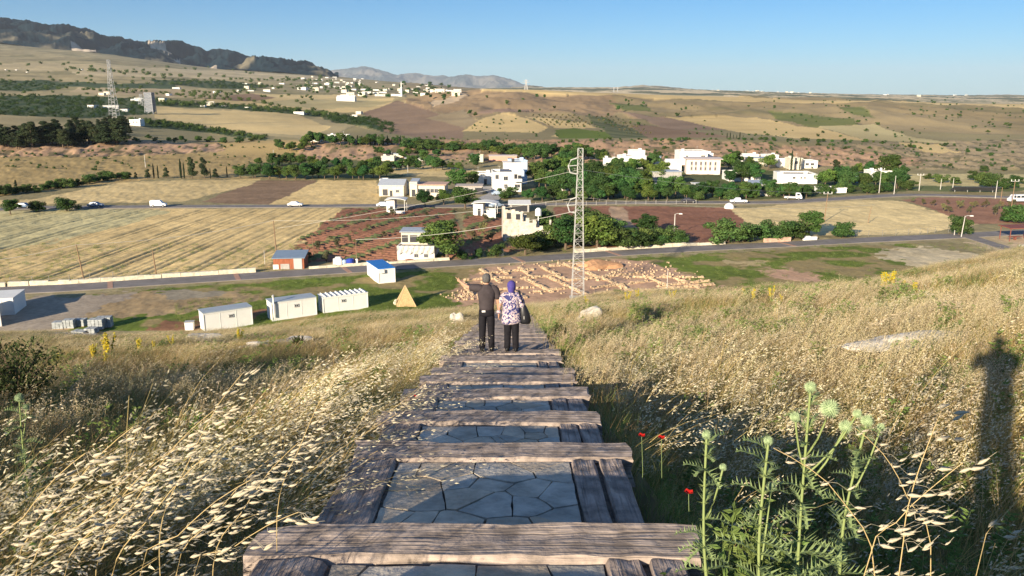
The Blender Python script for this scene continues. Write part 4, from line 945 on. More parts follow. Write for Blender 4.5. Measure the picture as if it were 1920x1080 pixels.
pole(273, 290, 314, 'pale concrete pole on the dry slope at left', CONCP(), .15)
pole(514, 282, 308, 'pale concrete pole behind the field trees', CONCP(), .15)
pole(765, 310, 331, 'grey pole beside the cream cottage', CONCP(), .12); pole(887, 318, 334, 'thin pole behind the white annexe', CONCP(), .1)
for i, (x, a, b, l) in enumerate(((1648, 318, 362, 'second'), (1676, 331, 365, 'leftmost short'), (1723, 328, 358, 'tallest'), (1763, 336, 356, 'short'), (1786, 335, 355, 'thin'), (1866, 340, 372, 'concrete'), (1876, 352, 378, 'brown'), (1895, 340, 398, 'tall brown wooden'))):
    pole(x, a, b, l+' utility pole standing by the fields at the right edge', CONCP() if i < 6 else POLEW(), .13, arm='cross' if i in (0, 2, 7) else None)
pole(1250, 507, 556, 'thin white post lamp standing in the excavation', CONCP(), .07, cat='post', name='lamp_post')

# lattice mast
def lattice(px, ytop, ybase, wb, wt, label, name='lattice_mast', n=18, r=.06, skip=100, m=None, cat='mast', rz=0, p=None):
    p = p or ground(px, ybase, skip); h = (ybase-ytop)*mpp(p)*1.03; t = thing(name, (p.x, p.y, p.z), label, cat, None, rz); m = m or STEEL()
    def hw(z): return (wb+(wt-wb)*min(1, z/(h*.9)))/2
    lg = [(-1, -1), (1, -1), (1, 1), (-1, 1)]
    for a, b in lg: MB().tube([(a*hw(z), b*hw(z), z) for z in (0, h*.3, h*.6, h*.9, h)], r, 5).build('leg', m, t)
    mb = MB()
    for i in range(n):
        z0, z1 = h*i/n, h*(i+1)/n
        for k in range(4):
            (a, b), (c, d_) = lg[k], lg[(k+1) % 4]
            if i % 2: (a, b), (c, d_) = (c, d_), (a, b)
            mb.tube([(a*hw(z0), b*hw(z0), z0), (c*hw(z1), d_*hw(z1), z1)], r*.62, 4, False)
            mb.tube([(a*hw(z1), b*hw(z1), z1), (c*hw(z1), d_*hw(z1), z1)], r*.62, 4, False)
    mb.build('bracing', m, t); return t, h, p
MAST, mh, mp = lattice(1083, 290, 561, 1.9, .75, 'tall galvanised lattice mast standing in the excavation', n=20, r=.046)
MASTm = mat('galvanised_steel', None)
for z, s_ in ((mh*.90, 1.0), (mh*.645, 1.0)):     # jumper frames on the left side of the mast
    w_ = .5
    MB().tube([(-w_, 0, z+.9), (-w_-.9, 0, z+.6), (-w_-1.3, 0, z-.3), (-w_-1.0, 0, z-1.3), (-w_, 0, z-1.5)], .11, 6).tube([(-w_, 0, z-.2), (-w_-1.3, 0, z-.3)], .07, 5).build('jumper_frame', MASTm, MAST)
MB().box((0, 0, .15), (2.4, 2.4, .3)).build('footing', CONCP(), MAST)
MB().tube([(.6, -.6, mh*.33), (.95, -.6, mh*.33)], .12, 6).build('bracket', STEEL(), MAST)
def cable(a, b, sag, label, r=.022, group=None):
    a, b = Vector(a), Vector(b); P = []
    for i in range(33):
        u = i/32; q = a.lerp(b, u); q.z -= sag*4*u*(1-u); P.append(q)
    return tag(MB().tube(P, r, 5).build('cable', mat('pale_cable', (.5, .48, .42), .7)), label, 'cable', group)
mz = lambda z: (mp.x, mp.y, mp.z+z)
cable(mz(mh*.865), tuple(at_z(520, 428, 6.0)), .6, 'upper pale cable running left from the mast over the fields')
cable(mz(mh*.865), tuple(pE['top']), 1.0, 'upper pale cable running right from the mast to the insulator pole')
cable(mz(mh*.685), tuple(pC['top']), 1.2, 'lower pale cable running left from the mast to the thin brown pole')
cable(mz(mh*.60), tuple(pD['top']), 1.0, 'lowest pale cable sloping left from the mast over the ruin', .035)
cable(mz(mh*.685), tuple(at_z(1640, 384, 8.0)), 1.2, 'lower pale cable running right from the mast above the far road')
cable(tuple(pC['top']), tuple(pA['top']), .8, 'thin cable between the two brown poles over the wheat field', .03)
cable(tuple(pA['top']), tuple(at_z(-120, 500, 5)), .5, 'thin cable leaving the leaning pole to the left', .03)
lattice(216, 120, 228, 5.5, 1.6, 'tall guyed telecom mast on the left plain', n=22, r=.13, skip=450, name='telecom_mast', m=mat('grey_mast', (.36, .36, .36), .6))
lattice(266, 178, 200, 5, 2, 'short lattice pylon beside the dark tower', n=8, r=.16, skip=450, name='pylon', m=mat('grey_mast', None), cat='pylon')
t, h_, _ = lattice(283, 176, 214, 7, 6, 'dark cladded tower on the left plain beside the telecom mast', n=6, r=.25, skip=450, name='clad_tower', m=mat('grey_mast', None), cat='tower'); MB().box((0, 0, h_*.55), (6, 6, h_*.9)).build('cladding', mat('dark_cladding', (.17, .18, .20), .7), t)
def pylon(px, yt, yb, label, F):
    z = CZ-F*pyslope(yb); X = (px-960)/FPX*.98*F; p = Vector((X, F, h1(X, F))); h = (yb-yt)*F/FPX; t = thing('pylon', p, label, 'pylon'); m = mat('grey_mast', None)
    MB().tube([(-3.2, 0, -3), (-.8, 0, h*.6), (-.8, 0, h)], .5, 4).tube([(3.2, 0, -3), (.8, 0, h*.6), (.8, 0, h)], .5, 4).build('leg', m, t)
    mb = MB()
    for i in range(6): z0, z1 = h*i/7, h*(i+1)/7; w0 = 3.2-2.4*min(1, i/4.2); w1 = 3.2-2.4*min(1, (i+1)/4.2); mb.tube([(-w0, 0, z0), (w1, 0, z1)], .3, 4); mb.tube([(w0, 0, z0), (-w1, 0, z1)], .3, 4)
    mb.build('bracing', m, t); MB().box((0, 0, h*.72), (11, .6, .5)).box((0, 0, h*.9), (8, .6, .5)).build('crossarm', m, t)
pylon(986, 149, 167, 'grey power pylon on the crest of the central hill', 1200)
pylon(1149, 156, 166, 'faint grey pylon on the far horizon right of the hill', 3000); pylon(1156, 157, 166, 'faint grey twin pylon just right of the first on the horizon', 3200)

# containers
PANEL = mat('white_panel', (.72, .71, .66), .6, .6, .06); GREYP = mat('grey_trim', (.38, .38, .37), .6)
def container(pl, pr, hpx, dep, label, roofm=None, ribs=False, win=.55, flue=False, name='container_cabin', ac=False):
    a, b = at_z(*pl), at_z(*pr); L = (b-a).length; rz = math.atan2(b.y-a.y, b.x-a.x); h = hpx*mpp(a)*1.02
    t = thing(name, a, label, 'container', None, rz)
    MB().box((L/2, dep/2, h/2-.1), (L, dep, h+.2)).build('wall', PANEL, t, bevel=.03)
    r = MB().box((L/2, dep/2, h+.06), (L+.16, dep+.16, .12), tilt=(.0, 0))
    if ribs:
        for i in range(9): r.box((L*(i+.5)/9, dep/2, h+.2), (.10, dep+.1, .16))
    r.build('roof', roofm or mat('grey_sheet_roof', (.33, .37, .40), .5, 1, .1), t)
    k = MB()
    for u in ((1/3, 2/3) if L > 4 else ()): k.box((L*u, -.012, h/2), (.05, .03, h-.1))
    for x in (0.0, L): k.box((x, -.02, h/2), (.10, .09, h))
    k.box((L/2, -.02, h-.08), (L-.12, .08, .14)).box((L/2, -.02, .08), (L-.12, .08, .16)); k.build('frame', PANEL, t)
    if win: window(t, (L*win, -.03, h*.68), .55, .35, fcol=GREYP)
    if flue:
        MB().tube([(.25, -.25, h*.2), (.25, -.25, h+.9)], .12, 8).build('flue', WHITE(), t); MB().loft([((.25, -.25, h+.9), .2, .2), ((.25, -.25, h+1.1), .2, .2), ((.25, -.25, h+1.25), .05, .05)], 8).build('cowl', GREYP, t)
    if ac: MB().box((.5, -.25, h-.35), (.8, .35, .6), ).build('air_conditioner', WHITE(), t)
    opening(t, (L*.3, dep+.03, 1.05), .9, 2.0, (0, 1), GREYP); return t, L, h
container((384,623), (474,609), 35, 2.5, 'white container cabin with a low grey roof, left of the row of three', win=.56)
MB_ = None
container((511,602), (594,590), 34, 2.5, 'white container cabin with a tall flue, middle of the row of three', flue=True, win=.55)
container((607,588), (690,577), 29, 2.5, 'white container cabin with a ribbed roof, right of the row of three', ribs=True, roofm=PANEL, win=.45)
container((711,532), (741,529), 27, 7.5, 'white cabin with a bright blue roof standing next to the road', roofm=mat('blue_sheet_roof', (.02, .16, .48), .45, 1, .1), win=0, ac=True)
container((-38,594), (28,590), 31, 5.5, 'pale container with a flat white roof near the left frame edge', roofm=PANEL, win=0)
container((-70,622), (3,612), 34, 5.5, 'container at the left edge mostly outside the picture', roofm=PANEL, win=0)
MB().box((.2, .2, 0), (.1, .1, .1))
p = at_z(355, 620); t = thing('equipment_box', p, 'small white square tank box on the grass left of the cabins', 'box', rz=.2); MB().box((0, .5, .55), (1.1, 1, 1.1)).build('body', PANEL, t, bevel=.05); MB().box((0, .5, 1.14), (1.2, 1.1, .08)).build('lid', GREYP, t)
# wooden pyramid
p = at_z(762, 575); t = thing('wooden_pyramid', p, 'tan wooden pyramid standing on the grass beside the cabins', 'pyramid', rz=R(12)); hw_ = 1.5; hh = 3.0
MB().poly([(-hw_, -.2, -.1), (hw_, -.2, -.1), (0, hw_-.2, hh)]).poly([(hw_, -.2, -.1), (hw_, 2*hw_-.2, -.1), (0, hw_-.2, hh)]).poly([(hw_, 2*hw_-.2, -.1), (-hw_, 2*hw_-.2, -.1), (0, hw_-.2, hh)]).poly([(-hw_, 2*hw_-.2, -.1), (-hw_, -.2, -.1), (0, hw_-.2, hh)]).build('side_panel', mat('tan_boards', (.48, .33, .16), .85, 5, .3, bump=.04, bscale=6), t)
m = MB()
for x, y in ((-hw_, -.2), (hw_, -.2), (hw_, 2*hw_-.2), (-hw_, 2*hw_-.2)): m.tube([(x, y, -.1), (0, hw_-.2, hh+.03)], .05, 5)
m.build('corner_batten', mat('tan_batten', (.55, .40, .22), .8), t)
p = at_z(742, 572); tag(MB().blob((0, 0, .3), .35, 3, 2, .3).blob((.1, 0, .75), .25, 4, 2, .3).build('stone', STONEW, loc=p), 'two pale stones stacked beside the wooden pyramid', 'stone')
# pallets of grey stone blocks
PAL = mat('grey_block_stone', (.34, .36, .36), .85, 2, .3)
def pallet(px, py, nx, nz, label, rz=0, sc=1.0):
    p = at_z(px, py); t = thing('stone_pallet', p, label, 'pallet', 'pallets of grey stone blocks', rz); m = MB()
    for k in range(nz):
        for i in range(nx):
            for j in range(2): m.box((i*.42-nx*.21+.2, j*.55, .18+k*.2), (.38*random.uniform(.9, 1.05), .5, .185), random.uniform(-.04, .04), jit=.012)
    m.build('blocks', PAL, t); MB().box((0, .27, .05), (nx*.42, 1.15, .09)).build('pallet_base', mat('pallet_wood', (.30, .22, .13), .9), t); t.scale = (sc, sc, sc)
for i, a in enumerate([(110,617,3,4,'pallet of grey blocks at the upper left of the heap'),(130,616,3,5,'pallet of grey blocks second from left in the upper row'),(150,612,3,4,'rounded stack of grey blocks in the middle of the heap'),(181,618,4,6,'tallest pallet stack of grey blocks at right'),(196,614,4,6,'rear tall pallet stack at the right end'),(108,634,4,2,'low pallet of slabs at the lower left'),(130,636,3,2,'low pallet of slabs in the front middle'),(148,628,4,2,'low dark pallet of slabs in the middle'),(163,636,4,2,'low pallet of slabs at the front right'),(170,626,3,3,'small pallet leaning on the tall stack')]): pallet(*a, rz=random.uniform(-.25, .25), sc=1.15)
# rusty shed
t, w, h = building(542, 505, 56, 20, 5, 'rusty patchwork shed with a blue grey roof beside the wheat field', 'shed', 'shed', rz=R(6), wallm=mat('rusty_sheet', (.30, .10, .05), .8, 3, .5, stretch=(4, 1, .3)), roof='shed', over=.25, roofm=mat('blue_grey_sheet', (.20, .26, .33), .5, 1, .1))
for u, ww, hh, nm, mm in ((-.85, 1.0, .9, 'patch_panel', WHITE()), (-.25, 1.6, 1.0, 'patch_panel', GREYC()), (.6, 1.5, 2.0, 'door', mat('grey_tin', (.4, .42, .42), .5))): opening(t, (u*w/2, -.04, hh/2), ww, hh, m=mm, name=nm)
p = at_z(563, 502); t = thing('water_tank', p, 'white round tank standing right of the rusty shed', 'tank'); MB().loft([((0, -.6, 0), .3, .3), ((0, -.6, .9), .45, .45), ((0, -.6, 1.2), .2, .2)], 12).build('body', WHITE(), t)
def barrel(px, py, col, label, r=.5, h=1.1):
    p = at_z(px, py); t = thing('water_barrel', p, label, 'barrel'); MB().loft([((0, 0, 0), r*.9, r*.9), ((0, 0, h*.2), r, r), ((0, 0, h*.8), r, r), ((0, 0, h), r*.85, r*.85)], 14).build('body', col, t, smooth=False); MB().loft([((0, 0, h), r*.3, r*.3), ((0, 0, h+.08), r*.3, r*.3)], 10).build('lid', col, t)
barrel(657, 496, mat('blue_plastic', (.03, .06, .35), .4), 'royal blue water barrel beside the road wall', .75, 1.1); barrel(646, 496, mat('pale_blue_plastic', (.35, .45, .6), .4), 'pale grey blue water barrel left of the blue one', .5, .9)
p = at_z(634, 496); tag(MB().box((0, 0, .6), (1.6, 1.2, 1.2), jit=.05).box((.1, 0, 1.35), (1.0, .8, .35), jit=.05).build('white_tank', WHITE(), loc=p), 'white box tank left of the two barrels', 'tank')
p = at_z(669, 495); tag(MB().box((0, 0, .5), (.5, .5, 1.0), jit=.04, taper=.8).build('white_block', WHITE(), loc=p), 'white block at the foot of the thin pole', 'block')
p = at_z(939, 480); t = thing('utility_box', p, 'white utility box on the verge below the ruined house', 'box'); MB().box((0, 0, .7), (1.1, .6, 1.4)).build('cabinet', WHITE(), t, bevel=.03); MB().box((0, -.32, .75), (.8, .03, 1.0)).build('door', PANEL, t)
p = at_z(827, 481); tag(MB().box((0, 0, .9), (.7, .1, .5)).tube([(0, 0.05, -.2), (0, .05, .9)], .04, 5).build('sign', WHITE()), 'small white sign beside the tall dark tree', 'sign').location = p

# vehicles
GLASS = mat('car_glass', (.03, .035, .045), .12, spec=.7); TYRE = mat('tyre', (.02, .02, .02), .8); RIM = mat('rim', (.5, .5, .5), .35, metal=.6)
def car(px, py, rz, col, label, kind='van', skip=100):
    p = ground(px, py, skip); p.z += .17; t = thing({'van': 'parked_van', 'car': 'parked_car', 'pickup': 'pickup_truck', 'minibus': 'minibus', 'truck': 'small_truck'}[kind], p, label, {'van': 'van', 'car': 'car', 'pickup': 'pickup', 'minibus': 'minibus', 'truck': 'truck'}[kind], None, rz)
    prof = {'van': [(-2.2,.35),(-2.25,1.75),(-2.1,1.9),(.6,1.9),(1.2,1.15),(2.1,.95),(2.2,.35)], 'minibus': [(-2.9,.35),(-2.95,2.1),(-2.8,2.25),(1.9,2.25),(2.5,1.35),(2.9,1.1),(2.95,.35)],
            'car': [(-2.1,.35),(-2.15,.85),(-1.6,.98),(-1.1,1.42),(.4,1.42),(1.05,.95),(2.0,.8),(2.1,.35)], 'pickup': [(-2.5,.4),(-2.5,.95),(-.6,.95),(-.5,1.65),(.6,1.65),(1.2,1.05),(2.3,.95),(2.4,.4)],
            'truck': [(.5,.4),(.5,2.0),(.7,2.15),(1.7,2.1),(2.3,1.2),(2.4,.4)]}[kind]
    W_ = .86; n = len(prof); mb = MB()
    for y, k in ((-W_, 1), (W_, 1)): mb.v += [(x, y*(1 if z < 1.2 else .88), z) for x, z in prof]
    mb.f.append(tuple(range(n))); mb.f.append(tuple(range(2*n-1, n-1, -1)))
    for i in range(n): j = (i+1) % n; mb.f.append((i, n+i, n+j, j))
    cm = mat('paint_'+label.split()[0], col, .35, spec=.5); mb.build('body', cm, t, bevel=.05)
    ws = {'van': [(-.1, .65, 1.25, 1.7)], 'minibus': [(-2.5, -1.6, 1.35, 2.0), (-1.4, -.3, 1.35, 2.0), (-.1, 1.0, 1.35, 2.0), (1.2, 1.9, 1.35, 2.0)], 'car': [(-1.15, -.35, .98, 1.32), (-.25, .5, .98, 1.32)], 'pickup': [(-.4, .65, 1.1, 1.55)], 'truck': [(.8, 1.7, 1.3, 1.9)]}[kind]
    for x0, x1, z0, z1 in ws: MB().box(((x0+x1)/2, 0, (z0+z1)/2), (x1-x0, 2*W_*.97, z1-z0), taper=.92).build('side_window', GLASS, t)
    if kind == 'truck': MB().box((-1.2, 0, .85), (3.2, 1.8, .12)).box((-1.2, 0, .6), (3.2, .8, .3)).build('load_bed', cm, t)
    for x in (prof[0][0]*.62 if kind != 'truck' else -1.8, 1.4):
        for y in (-W_, W_):
            wo = MB().tube([(x, y-.1, .33), (x, y+.1, .33)], .33, 14).build('wheel', TYRE, t); MB().tube([(x, y-.115, .33), (x, y+.115, .33)], .17, 10).build('rim', RIM, wo)
    for y in (-.6, .6): MB().box((prof[-1][0]-.02, y, .7), (.1, .3, .16)).build('headlight', mat('lamp_glass', (.7, .7, .65), .2), t)
WC = (.75, .75, .74)
car(298, 389, R(6), WC, 'white van driving on the far road at left'); car(180, 389, R(0), (.10, .16, .25), 'dark blue car on the far road at left', 'car'); car(554, 388, R(2), WC, 'white saloon car on the far road beside the ploughed field', 'car')
car(46, 391, R(0), (.03, .03, .035), 'dark car under the trees at the far left road', 'car'); car(720, 389, R(5), WC, 'white car half hidden behind the kiosk at left', 'car')
car(1290, 381, R(-5), (.03, .03, .04), 'black car parked on the far road by the red field', 'car'); car(1384, 382, R(178), WC, 'white pickup on the far road at the centre right', 'pickup'); car(1488, 375, R(-15), WC, 'white small truck with an empty bed', 'truck')
car(1908, 380, R(185), WC, 'white minibus at the right edge of the far road', 'minibus'); car(934, 367, R(10), (.35, .42, .5), 'silver blue car in the lane of the white house', 'car'); car(931, 390, R(35), (.5, .55, .62), 'silver car behind the canopy kiosk', 'car'); car(1566, 358, R(0), (.4, .4, .42), 'grey car beside the long low shed', 'car')
p = ground(1367, 391); t = thing('tent', p, 'small white dome tent at the corner of the wheat field', 'tent'); MB().loft([((0, 0, 0), 1.5, 1.2), ((0, 0, .7), 1.35, 1.05), ((0, 0, 1.3), .9, .7), ((0, 0, 1.6), .1, .1)], 12).build('canvas', WHITE(), t); MB().box((.5, -1.1, .5), (.6, .1, .9), tilt=(-.25, 0)).build('flap', PANEL, t)
# dark solar roof at right, and the brown shelter at the edge
p = ground(1828, 361); t = thing('solar_array', p, 'long dark solar panel array beside the green strip at right', 'solar panels', rz=R(-6)); MB().box((0, 0, 1.2), (15, 3.4, .12), tilt=(-.5, 0)).build('panel', mat('solar_panel', (.06, .07, .10), .3, spec=.6), t)
for x in (-6, -2, 2, 6): MB().tube([(x, 1, 0), (x, 1, 1.6)], .08, 5).build('post', STEEL(), t)
p = at_z(1908, 452); t = thing('road_shelter', p, 'brown roofed open shelter at the right edge beside the road', 'shelter', rz=R(8)); rm = mat('brown_red_sheet', (.20, .07, .05), .7)
MB().box((1, 1.5, 3.0), (7, 4, .16), tilt=(.05, 0)).build('roof', rm, t)
for x, y in ((-2, 0), (-2, 3), (4, 0), (4, 3)): MB().tube([(x, y, 0), (x, y, 2.95)], .1, 6).build('post', rm, t)
MB().box((.5, 1.5, .75), (3, .9, .1)).box((.5, 1.5, .4), (.3, .6, .7)).build('table', rm, t)
p = at_z(1915, 480); t = thing('ticket_booth', p, 'small white booth post at the right frame edge', 'booth'); MB().box((0, 0, 1.1), (1.0, 1.0, 2.2)).build('body', WHITE(), t); MB().box((-.2, -.52, 1.1), (.3, .03, 2.0)).build('door', GREYP, t)

# fences
def fence(label, P, h=1.5, step=2.6, off=4.3, m=None):
    t = thing('wire_fence', P[0], label, 'fence'); o = P[0]; m = m or mat('dark_fence', (.20, .19, .17), .7); tops = []
    acc = 0; last = None
    for a, b in zip(P[:-1], P[1:]):
        dr = b-a; L = dr.length; dr.normalize(); nn = Vector((-dr.y, dr.x, 0)); k = max(1, round(L/step))
        for j in range(k): tops.append(a.lerp(b, j/k)+nn*off-o)
    for q in tops[:100]: MB().tube([(q.x, q.y, -.2), (q.x, q.y, h)], .045, 4).build('fence_post', m, t)
    w_ = MB()
    for z in (.3, .8, 1.3):
        w_.tube([(q.x, q.y, z) for q in tops], .014, 4, False)
    w_.build('wire', m, t)
fence('dark wire fence between the road and the pale wheat field at right', cut(RR, 1590, 1850)); fence('thin wire fence behind the road wall at left', cut(RR, -20, 330), 1.4, 3, 4.6)
fence('wire fence along the red field on the far road', cut(ROADS['far']['R'], 990, 1320), 1.3, 3.5, -3.6, CONCP())

# excavated ruins: low rubble walls, one object each
RST = mat('ruin_stone', (.50, .365, .23), .95, 2.2, .3, bump=.06, bscale=4)
SEG = [((900,506),(940,531)),((937,504),(951,515)),((972,502),(1003,523)),((1013,500),(1062,527)),((1028,520),(1112,560)),((985,524),(1036,549)),((866,530),(886,556)),((905,530),(935,548)),((1100,512),(1168,538)),((1060,497),(1090,508)),((1150,532),(1215,560)),((1215,520),(1275,548)),((1265,522),(1320,545)),((1290,545),(1340,558)),((955,545),(985,560)),
  ((868,526),(960,521)),((975,523),(1050,516)),((880,547),(990,540)),((1000,548),(1065,541)),((1062,527),(1200,513)),((1108,541),(1230,527)),((1085,556),(1200,545)),((1200,547),(1340,534)),((1168,520),(1320,521)),((1030,500),(1110,494)),((1230,538),(1330,527)),((900,514),(1000,506)),((1120,527),(1170,505)),((1240,556),(1345,548)),((895,560),(960,556))]
WL = ordinals([((a[0]+b[0])/2, 0) for a, b in SEG[:15]], 'low excavated stone wall running away from the road', '') + ordinals([((a[0]+b[0])/2, 0) for a, b in SEG[15:]], 'low excavated stone wall running across the dig', '')
for i, (a, b) in enumerate(SEG):
    A, B = at_z(*a), at_z(*b); L = (B-A).length; dr = (B-A).normalized(); nn = Vector((-dr.y, dr.x, 0)); m = MB(); n = int(L/.55)
    for j in range(n):
        for r_ in (-.17, .17):
            for z in (-.16, .1):
                if z > 0 and random.random() < .4: continue
                q = dr*(L*(j+.5)/n)+nn*(r_+random.uniform(-.06, .06)); m.box((q.x, q.y, z+.1+random.uniform(-.05, .05)), (random.uniform(.35, .55), random.uniform(.26, .36), random.uniform(.26, .36)), math.atan2(dr.y, dr.x)+random.uniform(-.3, .3), jit=.06)
    lb = WL[i]
    tag(m.build('ruin_wall', RST, loc=A), lb, 'ruin wall', 'excavated stone walls', 'thing')
m = MB()
for i in range(300):
    x, y = random.choice([(random.uniform(885, 1325), random.uniform(505, 556)), (random.gauss(1200, 40), random.gauss(511, 5)), (random.gauss(870, 18), random.gauss(556, 5)), (random.gauss(1110, 70), random.gauss(496, 3))]); p = at_z(x, y); m.blob((p.x, p.y, .08), random.uniform(.08, .24), i, 1, .35)
tag(m.build('rubble', RST), 'loose pale rubble scattered over the excavation', kind='stuff')
p = at_z(1122, 500); tag(MB().blob((0, 0, 0), 2.6, 77, 3, .3, (1.6, 1, .45)).build('spoil_heap', mat('orange_soil', (.45, .25, .13), .95, 2, .25), loc=p), 'mound of orange soil beside the road behind the mast', 'soil heap')

# ------------------------------------------------------------ the stairway
def line(D): return 1.43 + .24*D
WOOD = mat('weathered_timber', (.47, .38, .31), .9, 3.0, .3, col2=(.27, .215, .18), bump=.012, bscale=5, stretch=(.5, 9, 9))
WOODS = mat('dark_side_timber', (.46, .365, .30), .9, 3.0, .3, col2=(.23, .18, .15), bump=.016, bscale=5, stretch=(9, .5, 9))
PAVE = mat('limestone_paving', (.36, .325, .28), .88, 5, .35, bump=.012, bscale=22, vcol=True)
BED = mat('mortar_bed', (.15, .125, .10), .95, 9, .5, bump=.02, bscale=30)
stair = thing('timber_stairway', (SX, 0, CZ), 'long flight of weathered timber edged stone steps running straight downhill', 'stairway')
for m_, st in ((WOOD, (.7, 38, 38)), (WOODS, (38, .7, 38))):
    N = m_.node_tree.nodes; L = m_.node_tree.links; bs = N['Principled BSDF']; lk = bs.inputs['Base Color'].links[0].from_socket; bp = bs.inputs['Normal'].links[0].from_node
    tc = N.new('ShaderNodeTexCoord'); mp = N.new('ShaderNodeMapping'); mp.inputs['Scale'].default_value = st; L.new(tc.outputs['Object'], mp.inputs[0])
    n1 = N.new('ShaderNodeTexNoise'); n1.inputs['Scale'].default_value = 1; n1.inputs['Detail'].default_value = 5; L.new(mp.outputs[0], n1.inputs['Vector'])
    mr = N.new('ShaderNodeMapRange'); mr.inputs[1].default_value = .34; mr.inputs[2].default_value = .46; L.new(n1.outputs[0], mr.inputs[0])
    n2 = N.new('ShaderNodeTexNoise'); n2.inputs['Scale'].default_value = 7; n2.inputs['Detail'].default_value = 5; L.new(tc.outputs['Object'], n2.inputs['Vector'])
    m2 = N.new('ShaderNodeMapRange'); m2.inputs[1].default_value = .35; m2.inputs[2].default_value = .62; m2.inputs[3].default_value = .55; m2.inputs[4].default_value = 1.15; L.new(n2.outputs[0], m2.inputs[0])
    mr.inputs[3].default_value = .55; mr.inputs[4].default_value = 1; mu = N.new('ShaderNodeMath'); mu.operation = 'MULTIPLY'; L.new(mr.outputs[0], mu.inputs[0]); L.new(m2.outputs[0], mu.inputs[1])
    mx = N.new('ShaderNodeMixRGB'); mx.blend_type = 'MULTIPLY'; mx.inputs[0].default_value = 1; L.new(lk, mx.inputs[1]); L.new(mu.outputs[0], mx.inputs[2]); L.new(mx.outputs[0], bs.inputs['Base Color'])
    b2 = N.new('ShaderNodeBump'); b2.inputs['Strength'].default_value = 1; b2.inputs['Distance'].default_value = .012; L.new(mu.outputs[0], b2.inputs['Height']); L.new(bp.outputs[0], b2.inputs['Normal']); L.new(b2.outputs[0], bs.inputs['Normal'])
def rough_beam(c, L, wd, h, axis='x', seed=0, n=26, m=None, name='tread_beam', tilt=0):
    r = random.Random(seed); mb = MB(); prof = [(-.5,-.5),(-.5,.0),(-.5,.36),(-.44,.5),(-.15,.5),(.15,.5),(.44,.5),(.5,.36),(.5,0),(.5,-.5)]
    k = len(prof); o = seed*3.7
    e0 = [r.uniform(-.03, .03) for _ in prof]; e1 = [r.uniform(-.03, .03) for _ in prof]
    for i in range(n+1):
        u = -L/2+L*i/n
        for j, (a, b) in enumerate(prof):
            q = float(vn(np.array([u*2.2+o]), np.array([j*.8]), 3))-.5; q2 = float(vn(np.array([u*6+o]), np.array([j*1.3]), 5))-.5
            x = u+(e0[j] if i == 0 else e1[j] if i == n else 0); y = a*wd*(1+.0*q)+q*.035+q2*.014; z = b*h+(q*.022+q2*.014)*(b > .3)
            z += tilt*u
            mb.v.append((x, y, z) if axis == 'x' else (y, x, z))
    for i in range(n):
        for j in range(k):
            j2 = (j+1) % k; q = (i*k+j, i*k+j2, (i+1)*k+j2, (i+1)*k+j); mb.f.append(q if axis == 'x' else q[::-1])
    mb.f.append(tuple(range(k))); mb.f.append(tuple(range((n+1)*k-1, n*k-1, -1)))
    return mb.build(name, m or WOOD, stair, loc=c)
def clip_cell(poly, p, q):
    """keep the part of poly nearer p than q"""
    mx, my = (p[0]+q[0])/2, (p[1]+q[1])/2; nx, ny = q[0]-p[0], q[1]-p[1]; out = []
    for i in range(len(poly)):
        a, b = poly[i], poly[(i+1) % len(poly)]; da = (a[0]-mx)*nx+(a[1]-my)*ny; db = (b[0]-mx)*nx+(b[1]-my)*ny
        if da <= 0: out.append(a)
        if da*db < 0: t = da/(da-db); out.append((a[0]+(b[0]-a[0])*t, a[1]+(b[1]-a[1])*t))
    return out
def paving(x0, x1, y0, y1, zf, seed):
    r = random.Random(seed); pts = []; nx = max(3, round((x1-x0)/.22)); ny = max(1, round((y1-y0)/.24))
    for i in range(nx):
        for j in range(ny): pts.append((x0+(x1-x0)*(i+.5+r.uniform(-.62, .62))/nx, y0+(y1-y0)*(j+.5+r.uniform(-.6, .6))/ny))
    pts = [q for q in pts if r.random() > .25]
    mb = MB(); CC = []
    for i, p in enumerate(pts):
        tone = r.uniform(.82, 1.15); tint = r.uniform(-.03, .04); cst = ((.46+tint)*tone, .40*tone, (.315-tint*.8)*tone)
        c = [(x0, y0), (x1, y0), (x1, y1), (x0, y1)]
        for j, q in enumerate(pts):
            if i != j and c: c = clip_cell(c, p, q)
        if len(c) < 3: continue
        gx = sum(a for a, b in c)/len(c); gy = sum(b for a, b in c)/len(c); o = []; n = len(c); tz = r.uniform(-.004, .006); ta, tb = r.uniform(-.012, .012), r.uniform(-.012, .012)
        for k in range(n):        # a few points along each edge make it broken rather than sawn
            a, b = c[k], c[(k+1) % n]; L = math.hypot(b[0]-a[0], b[1]-a[1]); s = max(1, int(L/.09))
            for e in range(s):
                x = a[0]+(b[0]-a[0])*e/s; y = a[1]+(b[1]-a[1])*e/s; dd = math.hypot(x-gx, y-gy) or 1; g = 1-(.002+.011*r.random()**2)/dd
                if e == 0: g -= .03*r.random()
                x, y = gx+(x-gx)*g, gy+(y-gy)*g; o.append((x, y, zf(y)+tz+ta*(x-gx)+tb*(y-gy)))
        n_ = len(mb.v); k = len(o); mb.v += o + [(x, y, z-.05) for x, y, z in o]; CC += [cst]*(2*k)
        mb.f.append(tuple(range(n_, n_+k)))
        for e in range(k): f = (e+1) % k; mb.f.append((n_+e, n_+k+e, n_+k+f, n_+f))
    o = mb.build('stone_paving', PAVE, stair); ca = o.data.color_attributes.new('Col', 'FLOAT_COLOR', 'POINT'); ca.data.foreach_set('color', np.concatenate([np.array(CC), np.ones((len(CC), 1))], 1).astype(np.float32).ravel()); return o
ys_ = [1043, 858, 792, 745, 717, 702, 677, 663]
BD = [.1, 1.9] + [1.43/(pyslope(y)-.24) for y in ys_]
while BD[-1] < 46: BD.append(BD[-1]+random.uniform(1.15, 1.7))
BD = [-2.6, -1.3] + BD
